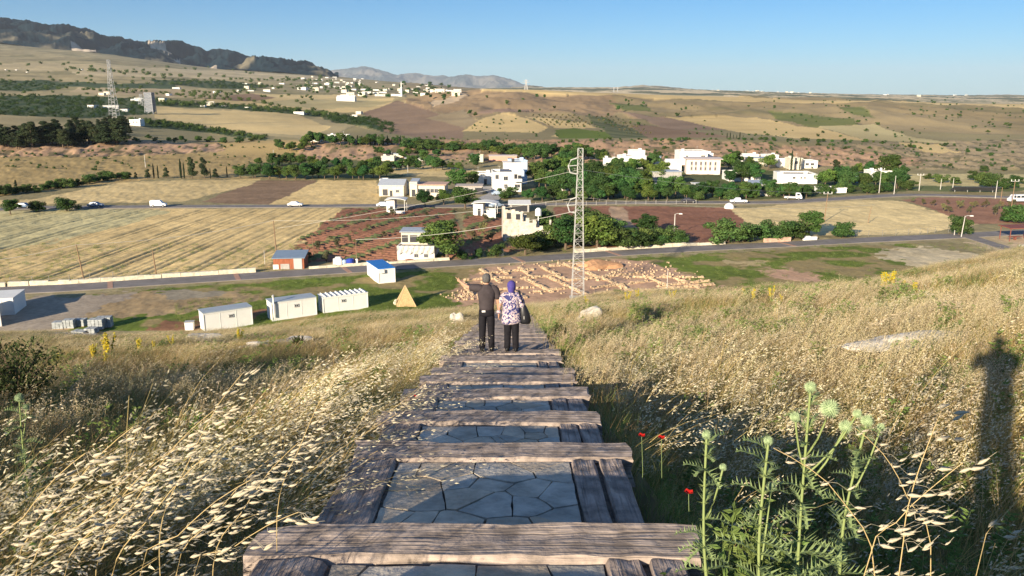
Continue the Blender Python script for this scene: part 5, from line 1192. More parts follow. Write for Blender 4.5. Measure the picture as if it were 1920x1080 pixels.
for i, D in enumerate(BD):
    jr = random.Random(i*5+1); wd = .34 if D < 8 else .36
    off = {3: 0, 4: 0.0}.get(i, jr.uniform(-.05, .05)); L = 2.36+jr.uniform(-.03, .06)
    z = -line(D)
    rough_beam((off, D+wd/2, z-.13), L, wd, .26, 'x', i, 26 if D < 20 else 12, tilt=jr.uniform(-.008, .008))
    if i == 0: continue
    y0, y1 = BD[i-1]+wd, D-.005; e = -line(D)-.035; sl = .11 if D < 8 else .13
    zf = lambda y, e=e, y1=y1, sl=sl: e+(y1-y)*sl
    ym = (y0+y1)/2; Ls = y1-y0-.01
    if Ls > .25:
        for (xc, ww) in ((-.955, .38), (.78, .19), (.99, .20)):
            b = rough_beam((xc+jr.uniform(-.01, .01), ym, zf(ym)-.075), Ls, ww, .19, 'y', i*7+int(xc*10), 12, WOODS, 'side_timber', 0); b.rotation_euler = (-math.atan(sl), 0, 0)
        paving(-.745, .665, y0+.02, y1-.02, zf, i*11+3)
    MB().poly([(-1.12, y0-.05, zf(y0)-.028), (1.1, y0-.05, zf(y0)-.028), (1.1, y1+.05, zf(y1)-.028), (-1.12, y1+.05, zf(y1)-.028)]).poly([(1.1, y0-.05, zf(y0)-.03), (1.1, y0-.05, zf(y0)-.8), (1.1, y1+.05, zf(y1)-.8), (1.1, y1+.05, zf(y1)-.03)]).poly([(-1.12, y0-.05, zf(y0)-.03), (-1.12, y1+.05, zf(y1)-.03), (-1.12, y1+.05, zf(y1)-.8), (-1.12, y0-.05, zf(y0)-.8)]).poly([(-1.12, y0-.04, zf(y0)-.03), (-1.12, y0-.04, zf(y0)-.6), (1.1, y0-.04, zf(y0)-.6), (1.1, y0-.04, zf(y0)-.03)]).build('bed', BED, stair)

# ------------------------------------------------------------ people
SKIN = mat('skin', (.46, .26, .17), .6)
def skin_mesh(name, chains, m, parent, sub=1, root=0):
    """chains: lists of (x, y, z, r) ; a chain starting with an int begins at that earlier vertex"""
    V = []; E = []; Rr = []; marks = {}
    for ch in chains:
        prev = None
        for q in ch:
            if isinstance(q, str):
                if q.startswith('@'): prev = marks[q[1:]]
                else: marks[q] = len(V)-1
                continue
            V.append(q[:3]); Rr.append((q[3], q[4] if len(q) > 4 else q[3])); k = len(V)-1
            if prev is not None: E.append((prev, k))
            prev = k
    me = bpy.data.meshes.new(name); me.from_pydata(V, E, []); o = link(name, me, parent); me.materials.append(m)
    s = o.modifiers.new('skin', 'SKIN'); s.use_smooth_shade = True
    for i, r in enumerate(Rr): me.skin_vertices[0].data[i].radius = r
    me.skin_vertices[0].data[root].use_root = True
    b = o.modifiers.new('sub', 'SUBSURF'); b.levels = sub; b.render_levels = sub + 1; return o
def hand(wr, d, side, point=False):
    """palm and five fingers; d = forearm direction, side = thumb direction"""
    w = Vector(wr); d = Vector(d).normalized(); s = Vector(side).normalized(); u = d.cross(s).normalized(); out = []
    p1 = w+d*.035; p2 = w+d*.085
    out.append(['@wrist', (*p1, .022, .026), (*p2, .022, .028), 'palm'])
    for i, (off, L, cu) in enumerate(((.027, .072, .2), (.009, .08, .35), (-.009, .074, .45), (-.026, .058, .55))):
        if point: cu = .02 if i == 0 else 1.7
        a = p2+s*off+d*.012; q = [a]; ang = 0
        for k, l in enumerate((.42, .32, .26)):
            ang += cu*.6; q.append(q[-1]+(d*math.cos(ang)+u*math.sin(ang))*L*l)
        out.append(['@palm']+[(*p, .0095-.0012*k) for k, p in enumerate(q)])
    out.append(['@wrist', (*(w+d*.03+s*.024), .013), (*(w+d*.062+s*.046+u*.01), .0105), (*(w+d*.09+s*.055+u*.018), .0085)])
    return out
def figure(loc, label, man=True, hgt=1.8, rz=0, larm=None, rarm=None, lpoint=False):
    """faces +Y; -X is the figure's left"""
    t = thing('person', loc, label, 'person', None, rz); k = hgt/1.8; t.scale = (k, k, k)
    sh = .20 if man else .175
    ls = (-sh+.02, 0, 1.44); rs = (sh-.02, 0, 1.44)
    larm = larm or [(-.25, .0, 1.2), (-.26, .06, .96)]; rarm = rarm or [(.26, -.01, 1.2), (.265, .07, .96)]
    ch = [[(0, 0, .98, .13, .10), 'pel', (0, 0, 1.12, .125, .095), (0, -.01, 1.3, .125, .09), (0, -.005, 1.42, .10, .07), 'chest', (0, .01, 1.53, .055, .055), (0, .02, 1.59, .062, .07), (0, .03, 1.67, .082, .095), 'head', (0, .02, 1.745, .066, .078)],
          ['@chest', (*ls, .046), (*larm[0], .045), (*larm[1], .028), 'wrist']]
    d = Vector(larm[1])-Vector(larm[0]); ch += hand(larm[1], d, (0, 0, 1) if lpoint else (.0, 1, 0), lpoint)
    ch.append(['@chest', (*rs, .046), (*rarm[0], .045), (*rarm[1], .028), 'wrist']); d = Vector(rarm[1])-Vector(rarm[0]); ch += hand(rarm[1], d, (0, 1, 0))
    for s in (-1, 1):
        ch.append(['@pel', (s*.095, 0, .88, .088), (s*.10, .015, .50, .058), (s*.105, -.01, .09, .036), (s*.11, .05, .04, .035), (s*.12, .16, .03, .03)])
        ch.append(['@head', (s*.087, .02, 1.655, .017), (s*.092, .0, 1.675, .012)])
    ch.append(['@head', (0, .125, 1.645, .015), (0, .128, 1.63, .013)]); ch.append(['@head', (0, .10, 1.60, .026)])
    b = skin_mesh('body', ch, SKIN, t)
    for s in (-1, 1): MB().blob((s*.03, .118, 1.675), .010, 1, 1, 0).build('eye', mat('eye', (.05, .04, .03), .2), t)
    return t, ls, rs, larm, rarm
def garment(name, parts, m, t, sub=1, smooth=True):
    mb = MB()
    for kind, a in parts:
        (mb.loft if kind == 'l' else mb.tube)(*a)
    o = mb.build(name, m, t, smooth=smooth); s = o.modifiers.new('sub', 'SUBSURF'); s.levels = sub; s.render_levels = sub; return o
BLK = mat('charcoal_cotton', (.050, .040, .042), .85, 9, .2, bump=.01, bscale=10); TRS = mat('black_trousers', (.010, .009, .012), .85, 9, .2, bump=.01, bscale=9); SHOE = mat('black_shoe', (.015, .015, .015), .5)
def trousers(t, wide=1.0, m=TRS, top=1.0, hip=.18):
    P = [('l', ([((0, 0, top), hip*.93, .125), ((0, -.01, .94), hip, .14), ((0, -.01, .86), hip*1.02, .14), ((0, -.0, .80), hip*.98, .12)], 18))]
    for s in (-1, 1): P.append(('l', ([((s*.088, -.005, .90), .092, .115), ((s*.092, .0, .72), .098*wide, .105), ((s*.097, .01, .5), .082*wide, .085), ((s*.102, 0, .3), .077*wide, .078), ((s*.106, -.005, .12), .073*wide, .075), ((s*.108, 0, .035), .078*wide, .085)], 14)))
    garment('trousers', P, m, t)
    for s in (-1, 1): MB().loft([((s*.11, .03, 0), .045, .125), ((s*.11, .03, .035), .05, .135), ((s*.11, .01, .08), .045, .09), ((s*.11, -.02, .11), .035, .05)], 12).build('shoe', SHOE, t, smooth=True)
FZ = CZ-line(16.9)
Df = 17.05; footz = CZ-line(BD[BD.index(min(BD, key=lambda q: abs(q-16.6)))])
kb = min(range(len(BD)), key=lambda q: abs(BD[q]-16.57)); footz = CZ-line(BD[kb])+.012; Df = BD[kb]+.20
def px_x(px, F, z): return (px-960)/FPX*(F*CT-(z-CZ)*ST)
mx = px_x(913, Df, footz); wx = px_x(959, Df, footz)
t, ls, rs, la, ra = figure((mx, Df, footz), 'man in dark charcoal t-shirt and black trousers, pointing left with a raised arm', True, 1.73, R(3), larm=[(-.41, .12, 1.45), (-.585, .30, 1.535)], rarm=[(.255, -.01, 1.2), (.27, .06, .95)], lpoint=True)
garment('t_shirt', [('l', ([((0, 0, .93), .178, .145), ((0, -.005, 1.02), .168, .135), ((0, -.01, 1.14), .175, .13), ((0, -.015, 1.28), .20, .14), ((0, -.01, 1.40), .215, .135), ((0, -.005, 1.475), .185, .11), ((0, .0, 1.53), .085, .075), ((0, .005, 1.555), .068, .066)], 20)),
    ('t', ([(-.05, -.01, 1.44), (-.14, -.01, 1.45), (-.22, .02, 1.455), (-.32, .07, 1.455), (-.375, .10, 1.455)], [.08, .10, .10, .085, .082], 14)), ('t', ([(.08, 0, 1.46), (.16, 0, 1.455), (.215, 0, 1.41), (.243, -.005, 1.30), (.258, -.01, 1.18)], [.07, .085, .092, .085, .08], 14))], BLK, t)
trousers(t, 1.0)
m = MB().loft([((0, .005, 1.585), .070, .062), ((0, .0, 1.62), .086, .082), ((0, .008, 1.68), .096, .102), ((0, .015, 1.735), .088, .098), ((0, .02, 1.775), .055, .06), ((0, .02, 1.787), .02, .02)], 16); m.build('hair', mat('grey_hair', (.10, .095, .09), .9, 40, .4, bump=.004, bscale=60), t, smooth=True)
MB().box((-.07, -.148, .955), (.08, .012, .045), .1).build('shirt_tag', WHITE(), t, bevel=.005)
# woman
BL = mat('patterned_blouse', (.78, .66, .60), .85)
n_ = BL.node_tree; tc = n_.nodes.new('ShaderNodeTexCoord'); vo = n_.nodes.new('ShaderNodeTexNoise'); vo.inputs['Scale'].default_value = 8.5; vo.inputs['Detail'].default_value = 3; vo.inputs['Distortion'].default_value = 1.6
cr = n_.nodes.new('ShaderNodeValToRGB'); cr.color_ramp.interpolation = 'CONSTANT'; e = cr.color_ramp.elements; e[0].color = (.035, .04, .13, 1); e[0].position = 0; e[1].color = (.30, .25, .38, 1); e[1].position = .475
for p_, c_ in ((.50, (.58, .48, .44, 1)), (.545, (.50, .30, .28, 1)), (.56, (.58, .50, .46, 1)), (.585, (.05, .05, .17, 1))): q = e.new(p_); q.color = c_
n_.links.new(tc.outputs['Object'], vo.inputs['Vector']); n_.links.new(vo.outputs[0], cr.inputs[0]); n_.links.new(cr.outputs[0], n_.nodes['Principled BSDF'].inputs['Base Color'])
t2, ls, rs, la, ra = figure((wx, Df-.02, footz), 'woman in purple blue headscarf, patterned white and navy blouse and black trousers', False, 1.555, R(-4), larm=[(-.30, -.02, 1.18), (-.32, .05, .93)], rarm=[(.27, 0, 1.18), (.28, .08, .93)])
garment('blouse', [('l', ([((.0, -.02, .70), .27, .20, .035), ((0, -.02, .80), .255, .195), ((0, -.02, .95), .235, .185), ((0, -.015, 1.12), .225, .17), ((0, -.015, 1.28), .22, .16), ((0, -.01, 1.40), .205, .14), ((0, -.005, 1.475), .165, .11), ((0, .0, 1.53), .08, .075), ((0, .0, 1.56), .07, .07)], 22)),
    ('t', ([(-.05, -.01, 1.46), (-.13, -.01, 1.45), (-.20, -.01, 1.41), (-.255, -.015, 1.30), (-.30, -.02, 1.14), (-.315, .02, 1.03), (-.32, .045, .96)], [.07, .09, .10, .098, .098, .085, .06], 14)), ('t', ([(.05, 0, 1.46), (.13, 0, 1.45), (.19, 0, 1.41), (.24, 0, 1.30), (.27, 0, 1.14), (.28, .04, 1.03), (.285, .065, .96)], [.07, .09, .10, .095, .095, .08, .06], 14))], BL, t2)
trousers(t2, 1.12, hip=.19)
MB().loft([((0, -.01, 1.50), .07, .07), ((0, -.01, 1.56), .085, .085), ((0, .0, 1.62), .098, .105), ((0, .005, 1.69), .108, .12), ((0, .01, 1.755), .098, .112), ((0, .01, 1.80), .055, .065), ((0, .01, 1.815), .02, .02)], 18).build('headscarf', mat('purple_scarf', (.065, .05, .22), .8, 12, .25, bump=.008, bscale=14), t2, smooth=True)
bx = wx+.27
t3 = thing('shoulder_bag', (bx, Df-.03, footz+.62), 'black shoulder bag hanging at the right side of the woman', 'bag')
BG = mat('black_leather', (.012, .012, .014), .45, spec=.5)
MB().loft([((.03, 0, 0), .10, .07), ((.03, 0, .06), .125, .085), ((.01, 0, .22), .115, .08), ((-.015, 0, .38), .07, .06), ((-.02, 0, .44), .03, .03)], 16).build('bag_body', BG, t3, smooth=True)
MB().tube([(-.02, 0, .40), (-.045, -.13, .55), (-.09, -.15, .66), (-.115, -.06, .735), (-.10, .05, .71), (-.05, .10, .55), (-.02, .03, .40)], .016, 6).build('strap', BG, t3)
MB().box((-.0, -.088, .15), (.015, .01, .07)).build('buckle', STEEL(), t3)
# the one who took the picture stands behind the camera; only the shadow shows
t4, *_ = figure((.0, -.50, CZ-line(-.5)+.02), 'person behind the viewpoint whose long shadow falls on the right hillside', True, 1.76, R(0), larm=[(-.30, .10, 1.20), (-.12, .33, 1.40)], rarm=[(.30, .10, 1.20), (.12, .33, 1.40)])
garment('shirt', [('l', ([((0, 0, .9), .19, .15), ((0, -.01, 1.14), .19, .14), ((0, -.01, 1.40), .22, .135), ((0, -.005, 1.475), .185, .11), ((0, .0, 1.54), .08, .075)], 16)), ('t', ([(-.14, 0, 1.44), (-.22, .0, 1.40), (-.30, .09, 1.22)], [.08, .085, .07], 10)), ('t', ([(.14, 0, 1.44), (.22, 0, 1.40), (.30, .09, 1.22)], [.08, .085, .07], 10))], BLK, t4); trousers(t4)

# ------------------------------------------------------------ grasses
GM = mat('grass_blades', (1, 1, 1), .75, vcol=True, transl=.35, rand=.25, spec=.15)
def clump(kind, seed):
    r = np.random.default_rng(seed); V = []; C = []
    def quad(a, b, c, d, col): V.extend((a, b, c, d)); C.extend((col,)*4)
    def blade(b, h, lean, wd, col, seg=3, tipw=.15):
        pth = []; side = np.array([r.normal(), r.normal(), 0]); side /= np.linalg.norm(side)+1e-9
        for s in range(seg+1):
            u = s/seg; p = b+np.array([lean[0]*u*u*h, lean[1]*u*u*h, h*(u-.18*u*u*np.hypot(*lean[:2]))]); pth.append(p)
        for s in range(seg):
            w0 = wd*(1-(1-tipw)*s/seg); w1 = wd*(1-(1-tipw)*(s+1)/seg)
            quad(pth[s]-side*w0, pth[s]+side*w0, pth[s+1]+side*w1, pth[s+1]-side*w1, col)
        return pth
    def spk(p, dr, L, w, col):
        dr = dr/np.linalg.norm(dr); s = np.cross(dr, r.normal(size=3)); s /= np.linalg.norm(s)+1e-9; q = np.cross(dr, s)
        for a in (s, q): quad(p, p+dr*L*.35+a*w, p+dr*L, p+dr*L*.35-a*w, col)
    cv = lambda c, v=.2: tuple(np.array(c)*(1+r.uniform(-v, v)))
    wind = np.array([.42, .12])
    if kind == 'dry':
        for i in range(64):
            b = np.array([r.normal()*.13, r.normal()*.13, -.03]); l = wind*.7+r.normal(size=2)*.33; h = r.uniform(.16, .40)
            c = cv((.50, .36, .14) if r.random() < .5 else (.30, .29, .10) if r.random() < .45 else (.36, .22, .085) if r.random() < .5 else (.58, .47, .24)); p = blade(b, h, l, .0022, c, 2)
            if r.random() < .5:
                for k in range(5): spk(p[-1]+r.normal(size=3)*.012-np.array([0, 0, .018*k]), np.array([.3, .1, .5])+r.normal(size=3)*.4, .013, .0026, cv((.46, .33, .17)))
    elif kind == 'oat':
        for i in range(7):
            b = np.array([r.normal()*.10, r.normal()*.10, -.03]); l = wind*1.7+r.normal(size=2)*.26; h = r.uniform(.45, .92); p = blade(b, h, l, .0030, cv((.56, .42, .17)), 4, .5)
            n = r.integers(12, 20)
            for k in range(n):
                u = r.uniform(.62, 1.03); q = np.array([l[0]*u*u*h, l[1]*u*u*h, h*(u-.18*u*u*np.hypot(*l))])+b+np.array([r.normal()*.022+.018, r.normal()*.022, -.012+r.normal()*.012])
                spk(q, np.array([.80, .15, .10])+r.normal(size=3)*.34, r.uniform(.026, .042), .0052, cv((.76, .68, .48), .15))
        for i in range(52):
            b = np.array([r.normal()*.13, r.normal()*.13, -.03]); blade(b, r.uniform(.25, .62), wind*1.3+r.normal(size=2)*.4, .0030, cv((.52, .39, .15) if r.random() < .7 else (.22, .25, .07)), 3)
    elif kind == 'green':
        for i in range(60):
            b = np.array([r.normal()*.12, r.normal()*.12, -.03]); blade(b, r.uniform(.12, .36), wind*.5+r.normal(size=2)*.5, r.uniform(.002, .0045), cv((.14, .20, .050) if r.random() < .7 else (.30, .31, .11)), 2)
    elif kind == 'pale':
        for i in range(40):
            b = np.array([r.normal()*.14, r.normal()*.14, -.03]); l = wind*1.0+r.normal(size=2)*.22; h = r.uniform(.28, .56); p = blade(b, h, l, .0020, cv((.54, .43, .22)), 2, .5)
            for k in range(8):
                u = r.uniform(.70, 1.03); q = np.array([l[0]*u*u*h, l[1]*u*u*h, h*(u-.18*u*u*np.hypot(*l))])+b+r.normal(size=3)*.012
                spk(q, np.array([.6, .15, .1])+r.normal(size=3)*.4, .017, .0034, cv((.68, .58, .38)))
        for i in range(16):
            b = np.array([r.normal()*.12, r.normal()*.12, -.03]); blade(b, r.uniform(.15, .3), wind+r.normal(size=2)*.4, .003, cv((.30, .22, .11)), 2)
    elif kind == 'leafy':
        for i in range(7):
            b = np.array([r.normal()*.06, r.normal()*.06, -.03]); l = wind*.4+r.normal(size=2)*.25; h = r.uniform(.3, .65); c = cv((.20, .27, .08)); blade(b, h, l, .004, c, 3)
            for k in range(22):
                u = r.uniform(.15, 1); q = np.array([l[0]*u*u*h, l[1]*u*u*h, h*u])+b; spk(q, np.array([*r.normal(size=2), .35]), r.uniform(.03, .07), .009, cv((.19, .26, .07), .3))
    V = np.array(V); return col_mesh('grass_clump_'+kind, V, np.arange(len(V)).reshape(-1, 4), np.clip(np.array(C), 0, 1), GM)
def scatter(name, label, me_list, P, rot, scl, idx, zs=None):
    """P points on the slope; the tufts are instances of a few tuft meshes"""
    scl = np.stack([scl, scl, scl if zs is None else zs], 1); col = bpy.data.collections.new(name+'_tufts')
    for i, me in enumerate(me_list): col.objects.link(bpy.data.objects.new('%s_tuft_%02d' % (name, i), me))
    me = bpy.data.meshes.new(name); me.vertices.add(len(P)); me.vertices.foreach_set('co', np.asarray(P, np.float32).ravel())
    for nm, ty, dat in (('rot', 'FLOAT_VECTOR', rot), ('scl', 'FLOAT_VECTOR', scl), ('idx', 'INT', idx)):
        a = me.attributes.new(nm, ty, 'POINT'); a.data.foreach_set('vector' if ty == 'FLOAT_VECTOR' else 'value', np.ascontiguousarray(dat, np.int32 if ty == 'INT' else np.float32).ravel())
    o = link(name, me); g = bpy.data.node_groups.new(name, 'GeometryNodeTree')
    g.interface.new_socket('Geometry', in_out='INPUT', socket_type='NodeSocketGeometry'); g.interface.new_socket('Geometry', in_out='OUTPUT', socket_type='NodeSocketGeometry')
    N = g.nodes; L = g.links; gi = N.new('NodeGroupInput'); go = N.new('NodeGroupOutput'); ip = N.new('GeometryNodeInstanceOnPoints'); ci = N.new('GeometryNodeCollectionInfo')
    ci.inputs['Collection'].default_value = col; ci.inputs['Separate Children'].default_value = True; ci.inputs['Reset Children'].default_value = True
    ip.inputs['Pick Instance'].default_value = True
    def at(nm, ty): a = N.new('GeometryNodeInputNamedAttribute'); a.data_type = ty; a.inputs['Name'].default_value = nm; return a.outputs[0]
    L.new(gi.outputs[0], ip.inputs['Points']); L.new(ci.outputs[0], ip.inputs['Instance']); L.new(at('idx', 'INT'), ip.inputs['Instance Index'])
    L.new(at('rot', 'FLOAT_VECTOR'), ip.inputs['Rotation']); L.new(at('scl', 'FLOAT_VECTOR'), ip.inputs['Scale']); L.new(ip.outputs[0], go.inputs[0])
    md = o.modifiers.new('scatter', 'NODES'); md.node_group = g; return tag(o, label, kind='stuff')
KIN = ['dry', 'oat', 'green', 'pale', 'leafy']; CL = {k: [clump(k, 200+i*13+len(k)) for i in range(3)] for k in KIN}
def points():
    out = []
    for (y0, y1, dens, s0) in ((-3.5, 5, 42, 1.0), (5, 10, 30, 1.05), (10, 18, 17, 1.2), (18, 32, 8.5, 1.5), (32, 95, 3.6, 2.0)):
        wx_ = .72*y1+4; n = int(dens*(y1-y0)*2*wx_); x = RNG.uniform(-wx_, wx_, n); y = RNG.uniform(y0, y1, n)
        k = (np.abs(x-.0) < .70*np.maximum(y, 0)+3.6) & ~((np.abs(x-SX) < HALF+.10) & (y < 48)); x, y = x[k], y[k]
        out.append(np.stack([x, y, np.full(len(x), s0)], 1))
    return np.concatenate(out)
Q = points(); x, y, s = Q.T; z = H(x, y)
nz = fbm(x*.35, y*.35, 301, 3); nb = fbm(x*.09, y*.11, 303, 3); nc2 = fbm(x*.05, y*.09, 305, 3); e_l = SX-HALF-x; e_r = x-SX-HALF
wts = np.zeros((len(x), 5))          # dry oat green pale leafy
L_ = x < SX
patch = sst(.44, .56, nz)
oatL = (np.exp(-((e_l-.9)/1.1)**2)*(.35+patch) + .55*patch*(y < 6.5)*(e_l < 5))*(1-sst(14, 22, y))
wts[L_] = np.stack([1.3+0*x, .80*oatL+0*x, .34+.8*(nb > .52)+.3*(e_l < .35), .08+.25*(y > 12)*(nb > .45)+.35*(y > 30), .04+.05*(nz > .5)], 1)[L_]
oatR = np.exp(-((e_r-2.4)/1.8)**2)*sst(2.5, 4.5, y)*(y < 15)
Rr_ = ~L_; wts[Rr_] = np.stack([.50+.6*(nz > .52), .9*oatR*(.3+patch)+.05*(y < 20), .32+.9*(e_r < .7)+.7*(y < 7)+.5*(nb > .5), .12+.9*sst(8, 14, y)*(.45+1.1*(nc2 < .52)), .08+.2*(y < 7)+.12*(nc2 > .55)], 1)[Rr_]
wts /= wts.sum(1, keepdims=True); kid = (RNG.random(len(x))[:, None] > np.cumsum(wts, 1)).sum(1).clip(0, 4)
hs = .62+.85*nb + RNG.uniform(-.15, .2, len(x)); sc = s*hs
sc = np.where((e_l > 0) & (e_l < .25), sc*.7, sc); sc = np.where((e_r > 0) & (e_r < .9) & (y < 9), sc*.62, sc)
drop_ = (y < 1.9) & (x > -.9) & (x < 2.6)      # keep the lens clear
zs = sc/np.where(s > 1.1, s, 1)*np.interp(y, [0, 12, 30, 70], [1, 1.0, .85, .8]); shade_l = (x < 0)*(1-sst(.2, 1.8, e_l)); zs = zs*(1-.45*shade_l*(y < 14)); zs = np.where((y > 40), zs*.8, zs)
drop_ |= (x < 0) & (y < 1.0) & (nz < .52) | (shade_l > .3) & (nz < .50) & (y < 12) & (RNG.random(len(x)) < .7)
GL = dict(dry='short brown dry grass covering the hillside', oat='pale wild oats with drooping seed heads beside the steps', green='green grass growing at the foot of the steps', pale='fine pale seeding grass over the far slope', leafy='leafy green weeds among the grass')
for i, kn in enumerate(KIN):
    k = (kid == i) & ~drop_
    rot = np.stack([RNG.normal(0, .08, k.sum()), RNG.normal(0, .08, k.sum()), RNG.normal(0, .45, k.sum())], 1)
    scatter({'dry': 'dry_grass', 'oat': 'wild_oats', 'green': 'green_grass', 'pale': 'pale_grass', 'leafy': 'weeds'}[kn], GL[kn], CL[kn], np.stack([x, y, z], 1)[k], rot, sc[k], RNG.integers(0, 3, k.sum()), zs[k])
# weeds crowding round the thistles
wq = np.stack([RNG.uniform(.95, 2.9, 95), RNG.uniform(2.1, 3.9, 95)], 1); scatter('weeds', 'yellow green weeds crowding round the thistles', CL['leafy']+CL['green'], np.stack([wq[:, 0], wq[:, 1], H(wq[:, 0], wq[:, 1])], 1), np.stack([wq[:, 0]*0, wq[:, 0]*0, RNG.uniform(0, 6, 95)], 1), RNG.uniform(.9, 1.5, 95), RNG.integers(0, 6, 95))
# short grass on the green and dry ground below
gq = []
for _ in range(9000):
    px_ = random.uniform(-20, 1900); py_ = random.uniform(455, 650); p = at_z(px_, py_)
    if p.y < 104 or p.y > 172: continue
    gq.append((p.x, p.y))
gq = np.array(gq); rd = seg_dist(gq[:, 0], gq[:, 1], ROADS['main']['P']); g = fbm(gq[:, 0]*.16, gq[:, 1]*.22, 21, 4); pj = project(gq[:, 0], gq[:, 1], gq[:, 0]*0)
ok = (rd > 3.2) & (g < .56) & ~((pj[0] > 860) & (pj[0] < 1340) & (pj[1] > 492)) & ~((pj[0] < 330) & (pj[1] > 545)) & ~((pj[0] > 1640) & (pj[1] > 470))
gq = gq[ok]; zz = gq[:, 0]*0
scatter('low_green_grass', 'low green grass growing around the cabins and the dig', CL['green'], np.stack([gq[:, 0], gq[:, 1], zz], 1), np.stack([zz, zz, RNG.uniform(0, 6, len(zz))], 1), RNG.uniform(1.0, 2.2, len(zz)), RNG.integers(0, 3, len(zz)))

# ------------------------------------------------------------ single plants, rocks
def at_F(px, py, F): r = ray(px, py); k = F/r[1]; return Vector((r[0]*k, F, CZ+r[2]*k))
TG_ = mat('thistle_green', (.27, .33, .12), .6, transl=.15); TH_ = mat('thistle_head', (.30, .38, .20), .6); TL_ = mat('thistle_leaf', (.25, .32, .13), .6, transl=.2)
def thistle(F, base_px, heads, label, seed):
    r = random.Random(seed); b = at_F(base_px, 1080, F); b.z = h1(b.x, b.y); t = thing('globe_thistle', b, label, 'thistle', 'globe thistles beside the steps')
    top = at_F(heads[0][0], heads[0][1], F)-b; st = MB(); main = [Vector((0, 0, -.05)), Vector((top.x*.35+.02, .0, top.z*.35)), Vector((top.x*.7-.01, 0, top.z*.7)), top]
    w1 = [Vector((r.uniform(-.012, .012), r.uniform(-.012, .012), 0)) for _ in range(4)]; main[1] += w1[0]; main[2] += w1[1]
    mp_ = resample(main, .05); st.tube(mp_, [.0088*(1-.55*i/len(mp_))*r.uniform(.88, 1.12) for i in range(len(mp_))], 7)
    ends = [top]
    for q in heads[1:]:
        e = at_F(q[0], q[1], F+r.uniform(-.12, .12))-b; u = max(.3, min(.86, 1-(top.z-e.z+.22)/top.z)); o = main[0].lerp(main[3], u); mid = o.lerp(e, .55)+Vector((0, 0, -.03)); st.tube(resample([o, mid, e], .05), .0038, 6); ends.append(e)
    for i in range(260):
        u = r.random(); q = mp_[int(u*(len(mp_)-1))]; d_ = Vector((r.uniform(-1, 1), r.uniform(-1, 1), r.uniform(-.1, .5))).normalized(); st.tube([q, q+d_*r.uniform(.012, .028)], [.0012, .0002], 3, False)
    st.build('stem', TG_, t, smooth=True)
    for e, q in zip(ends, heads):
        R_ = q[2]*F*1.2/FPX; m = MB(); m.blob(e, R_*.62, 1, 2, .0)
        for i in range(170):
            zc = 1-2*(i+.5)/170; a = i*2.39996; s = math.sqrt(1-zc*zc); d_ = Vector((s*math.cos(a), s*math.sin(a), zc)); o = d_.orthogonal().normalized()*R_*.075; o2 = d_.cross(o); n = len(m.v)
            m.v += [tuple(e+d_*R_*.5+o), tuple(e+d_*R_*.5-o*.5+o2*.87), tuple(e+d_*R_*.5-o*.5-o2*.87), tuple(e+d_*R_*r.uniform(.9, 1.12))]; m.f += [(n, n+1, n+3), (n+1, n+2, n+3), (n+2, n, n+3)]
        m.build('flower_head', TH_, t)
    nl = 58
    for i in range(nl):      # lobed spiny leaves
        u = .08+.88*(i/nl)**1.0; o = mp_[min(len(mp_)-1, int(u*len(mp_)))]; a = r.uniform(0, 6.28); L = (.25-.19*u)*r.uniform(.5, 1.35); dr = Vector((math.cos(a), math.sin(a), r.uniform(.1, .8))); m = MB(); pv = Vector((-math.sin(a), math.cos(a), 0)); K = 7
        for k in range(K):
            c0 = o+dr*(L*k/K)+Vector((0, 0, -.5*L*(k/K)**2+.02*L*math.sin(k*2+a))); c1 = o+dr*(L*(k+1)/K)+Vector((0, 0, -.5*L*((k+1)/K)**2+.02*L*math.sin(k*2+2+a))); w = L*.30*r.uniform(.5, 1.25)*(1-(k/K))**.6+.006
            for s_ in (-1, 1):
                tip = (c0+c1)/2+pv*s_*w+dr*w*.55+Vector((0, 0, r.uniform(.2, .7)*w)); n = len(m.v); m.v += [tuple(c0.lerp(c1, .25)), tuple(c0.lerp(c1, .7)), tuple(tip)]; m.f.append((n, n+1, n+2))
            n = len(m.v); m.v += [tuple(c0-pv*.006), tuple(c0+pv*.006), tuple(c1+pv*.005), tuple(c1-pv*.005)]; m.f.append((n, n+1, n+2, n+3))
        m.build('leaf', TL_, t)
thistle(2.75, 1500, [(1520, 726, 11), (1556, 766, 17), (1491, 782, 10), (1586, 800, 13), (1608, 776, 9)], 'tallest globe thistle with the largest round spiny head', 1)
thistle(2.9, 1545, [(1626, 789, 12), (1652, 801, 8)], 'globe thistle leaning right behind the tallest one', 2)
thistle(2.6, 1436, [(1441, 826, 9), (1446, 912, 10)], 'shorter globe thistle with two heads left of the tallest', 3)
thistle(2.7, 1345, [(1325, 815, 9), (1356, 876, 7)], 'globe thistle nearest the edge of the steps', 4)
thistle(5.5, 62, [(36, 745, 8), (49, 763, 6)], 'thin thistle with two round heads at the left edge', 5)
OATS = mat('oat_spikelet', (.60, .52, .36), .65, transl=.2); OATST = mat('oat_stalk', (.50, .37, .17), .65)
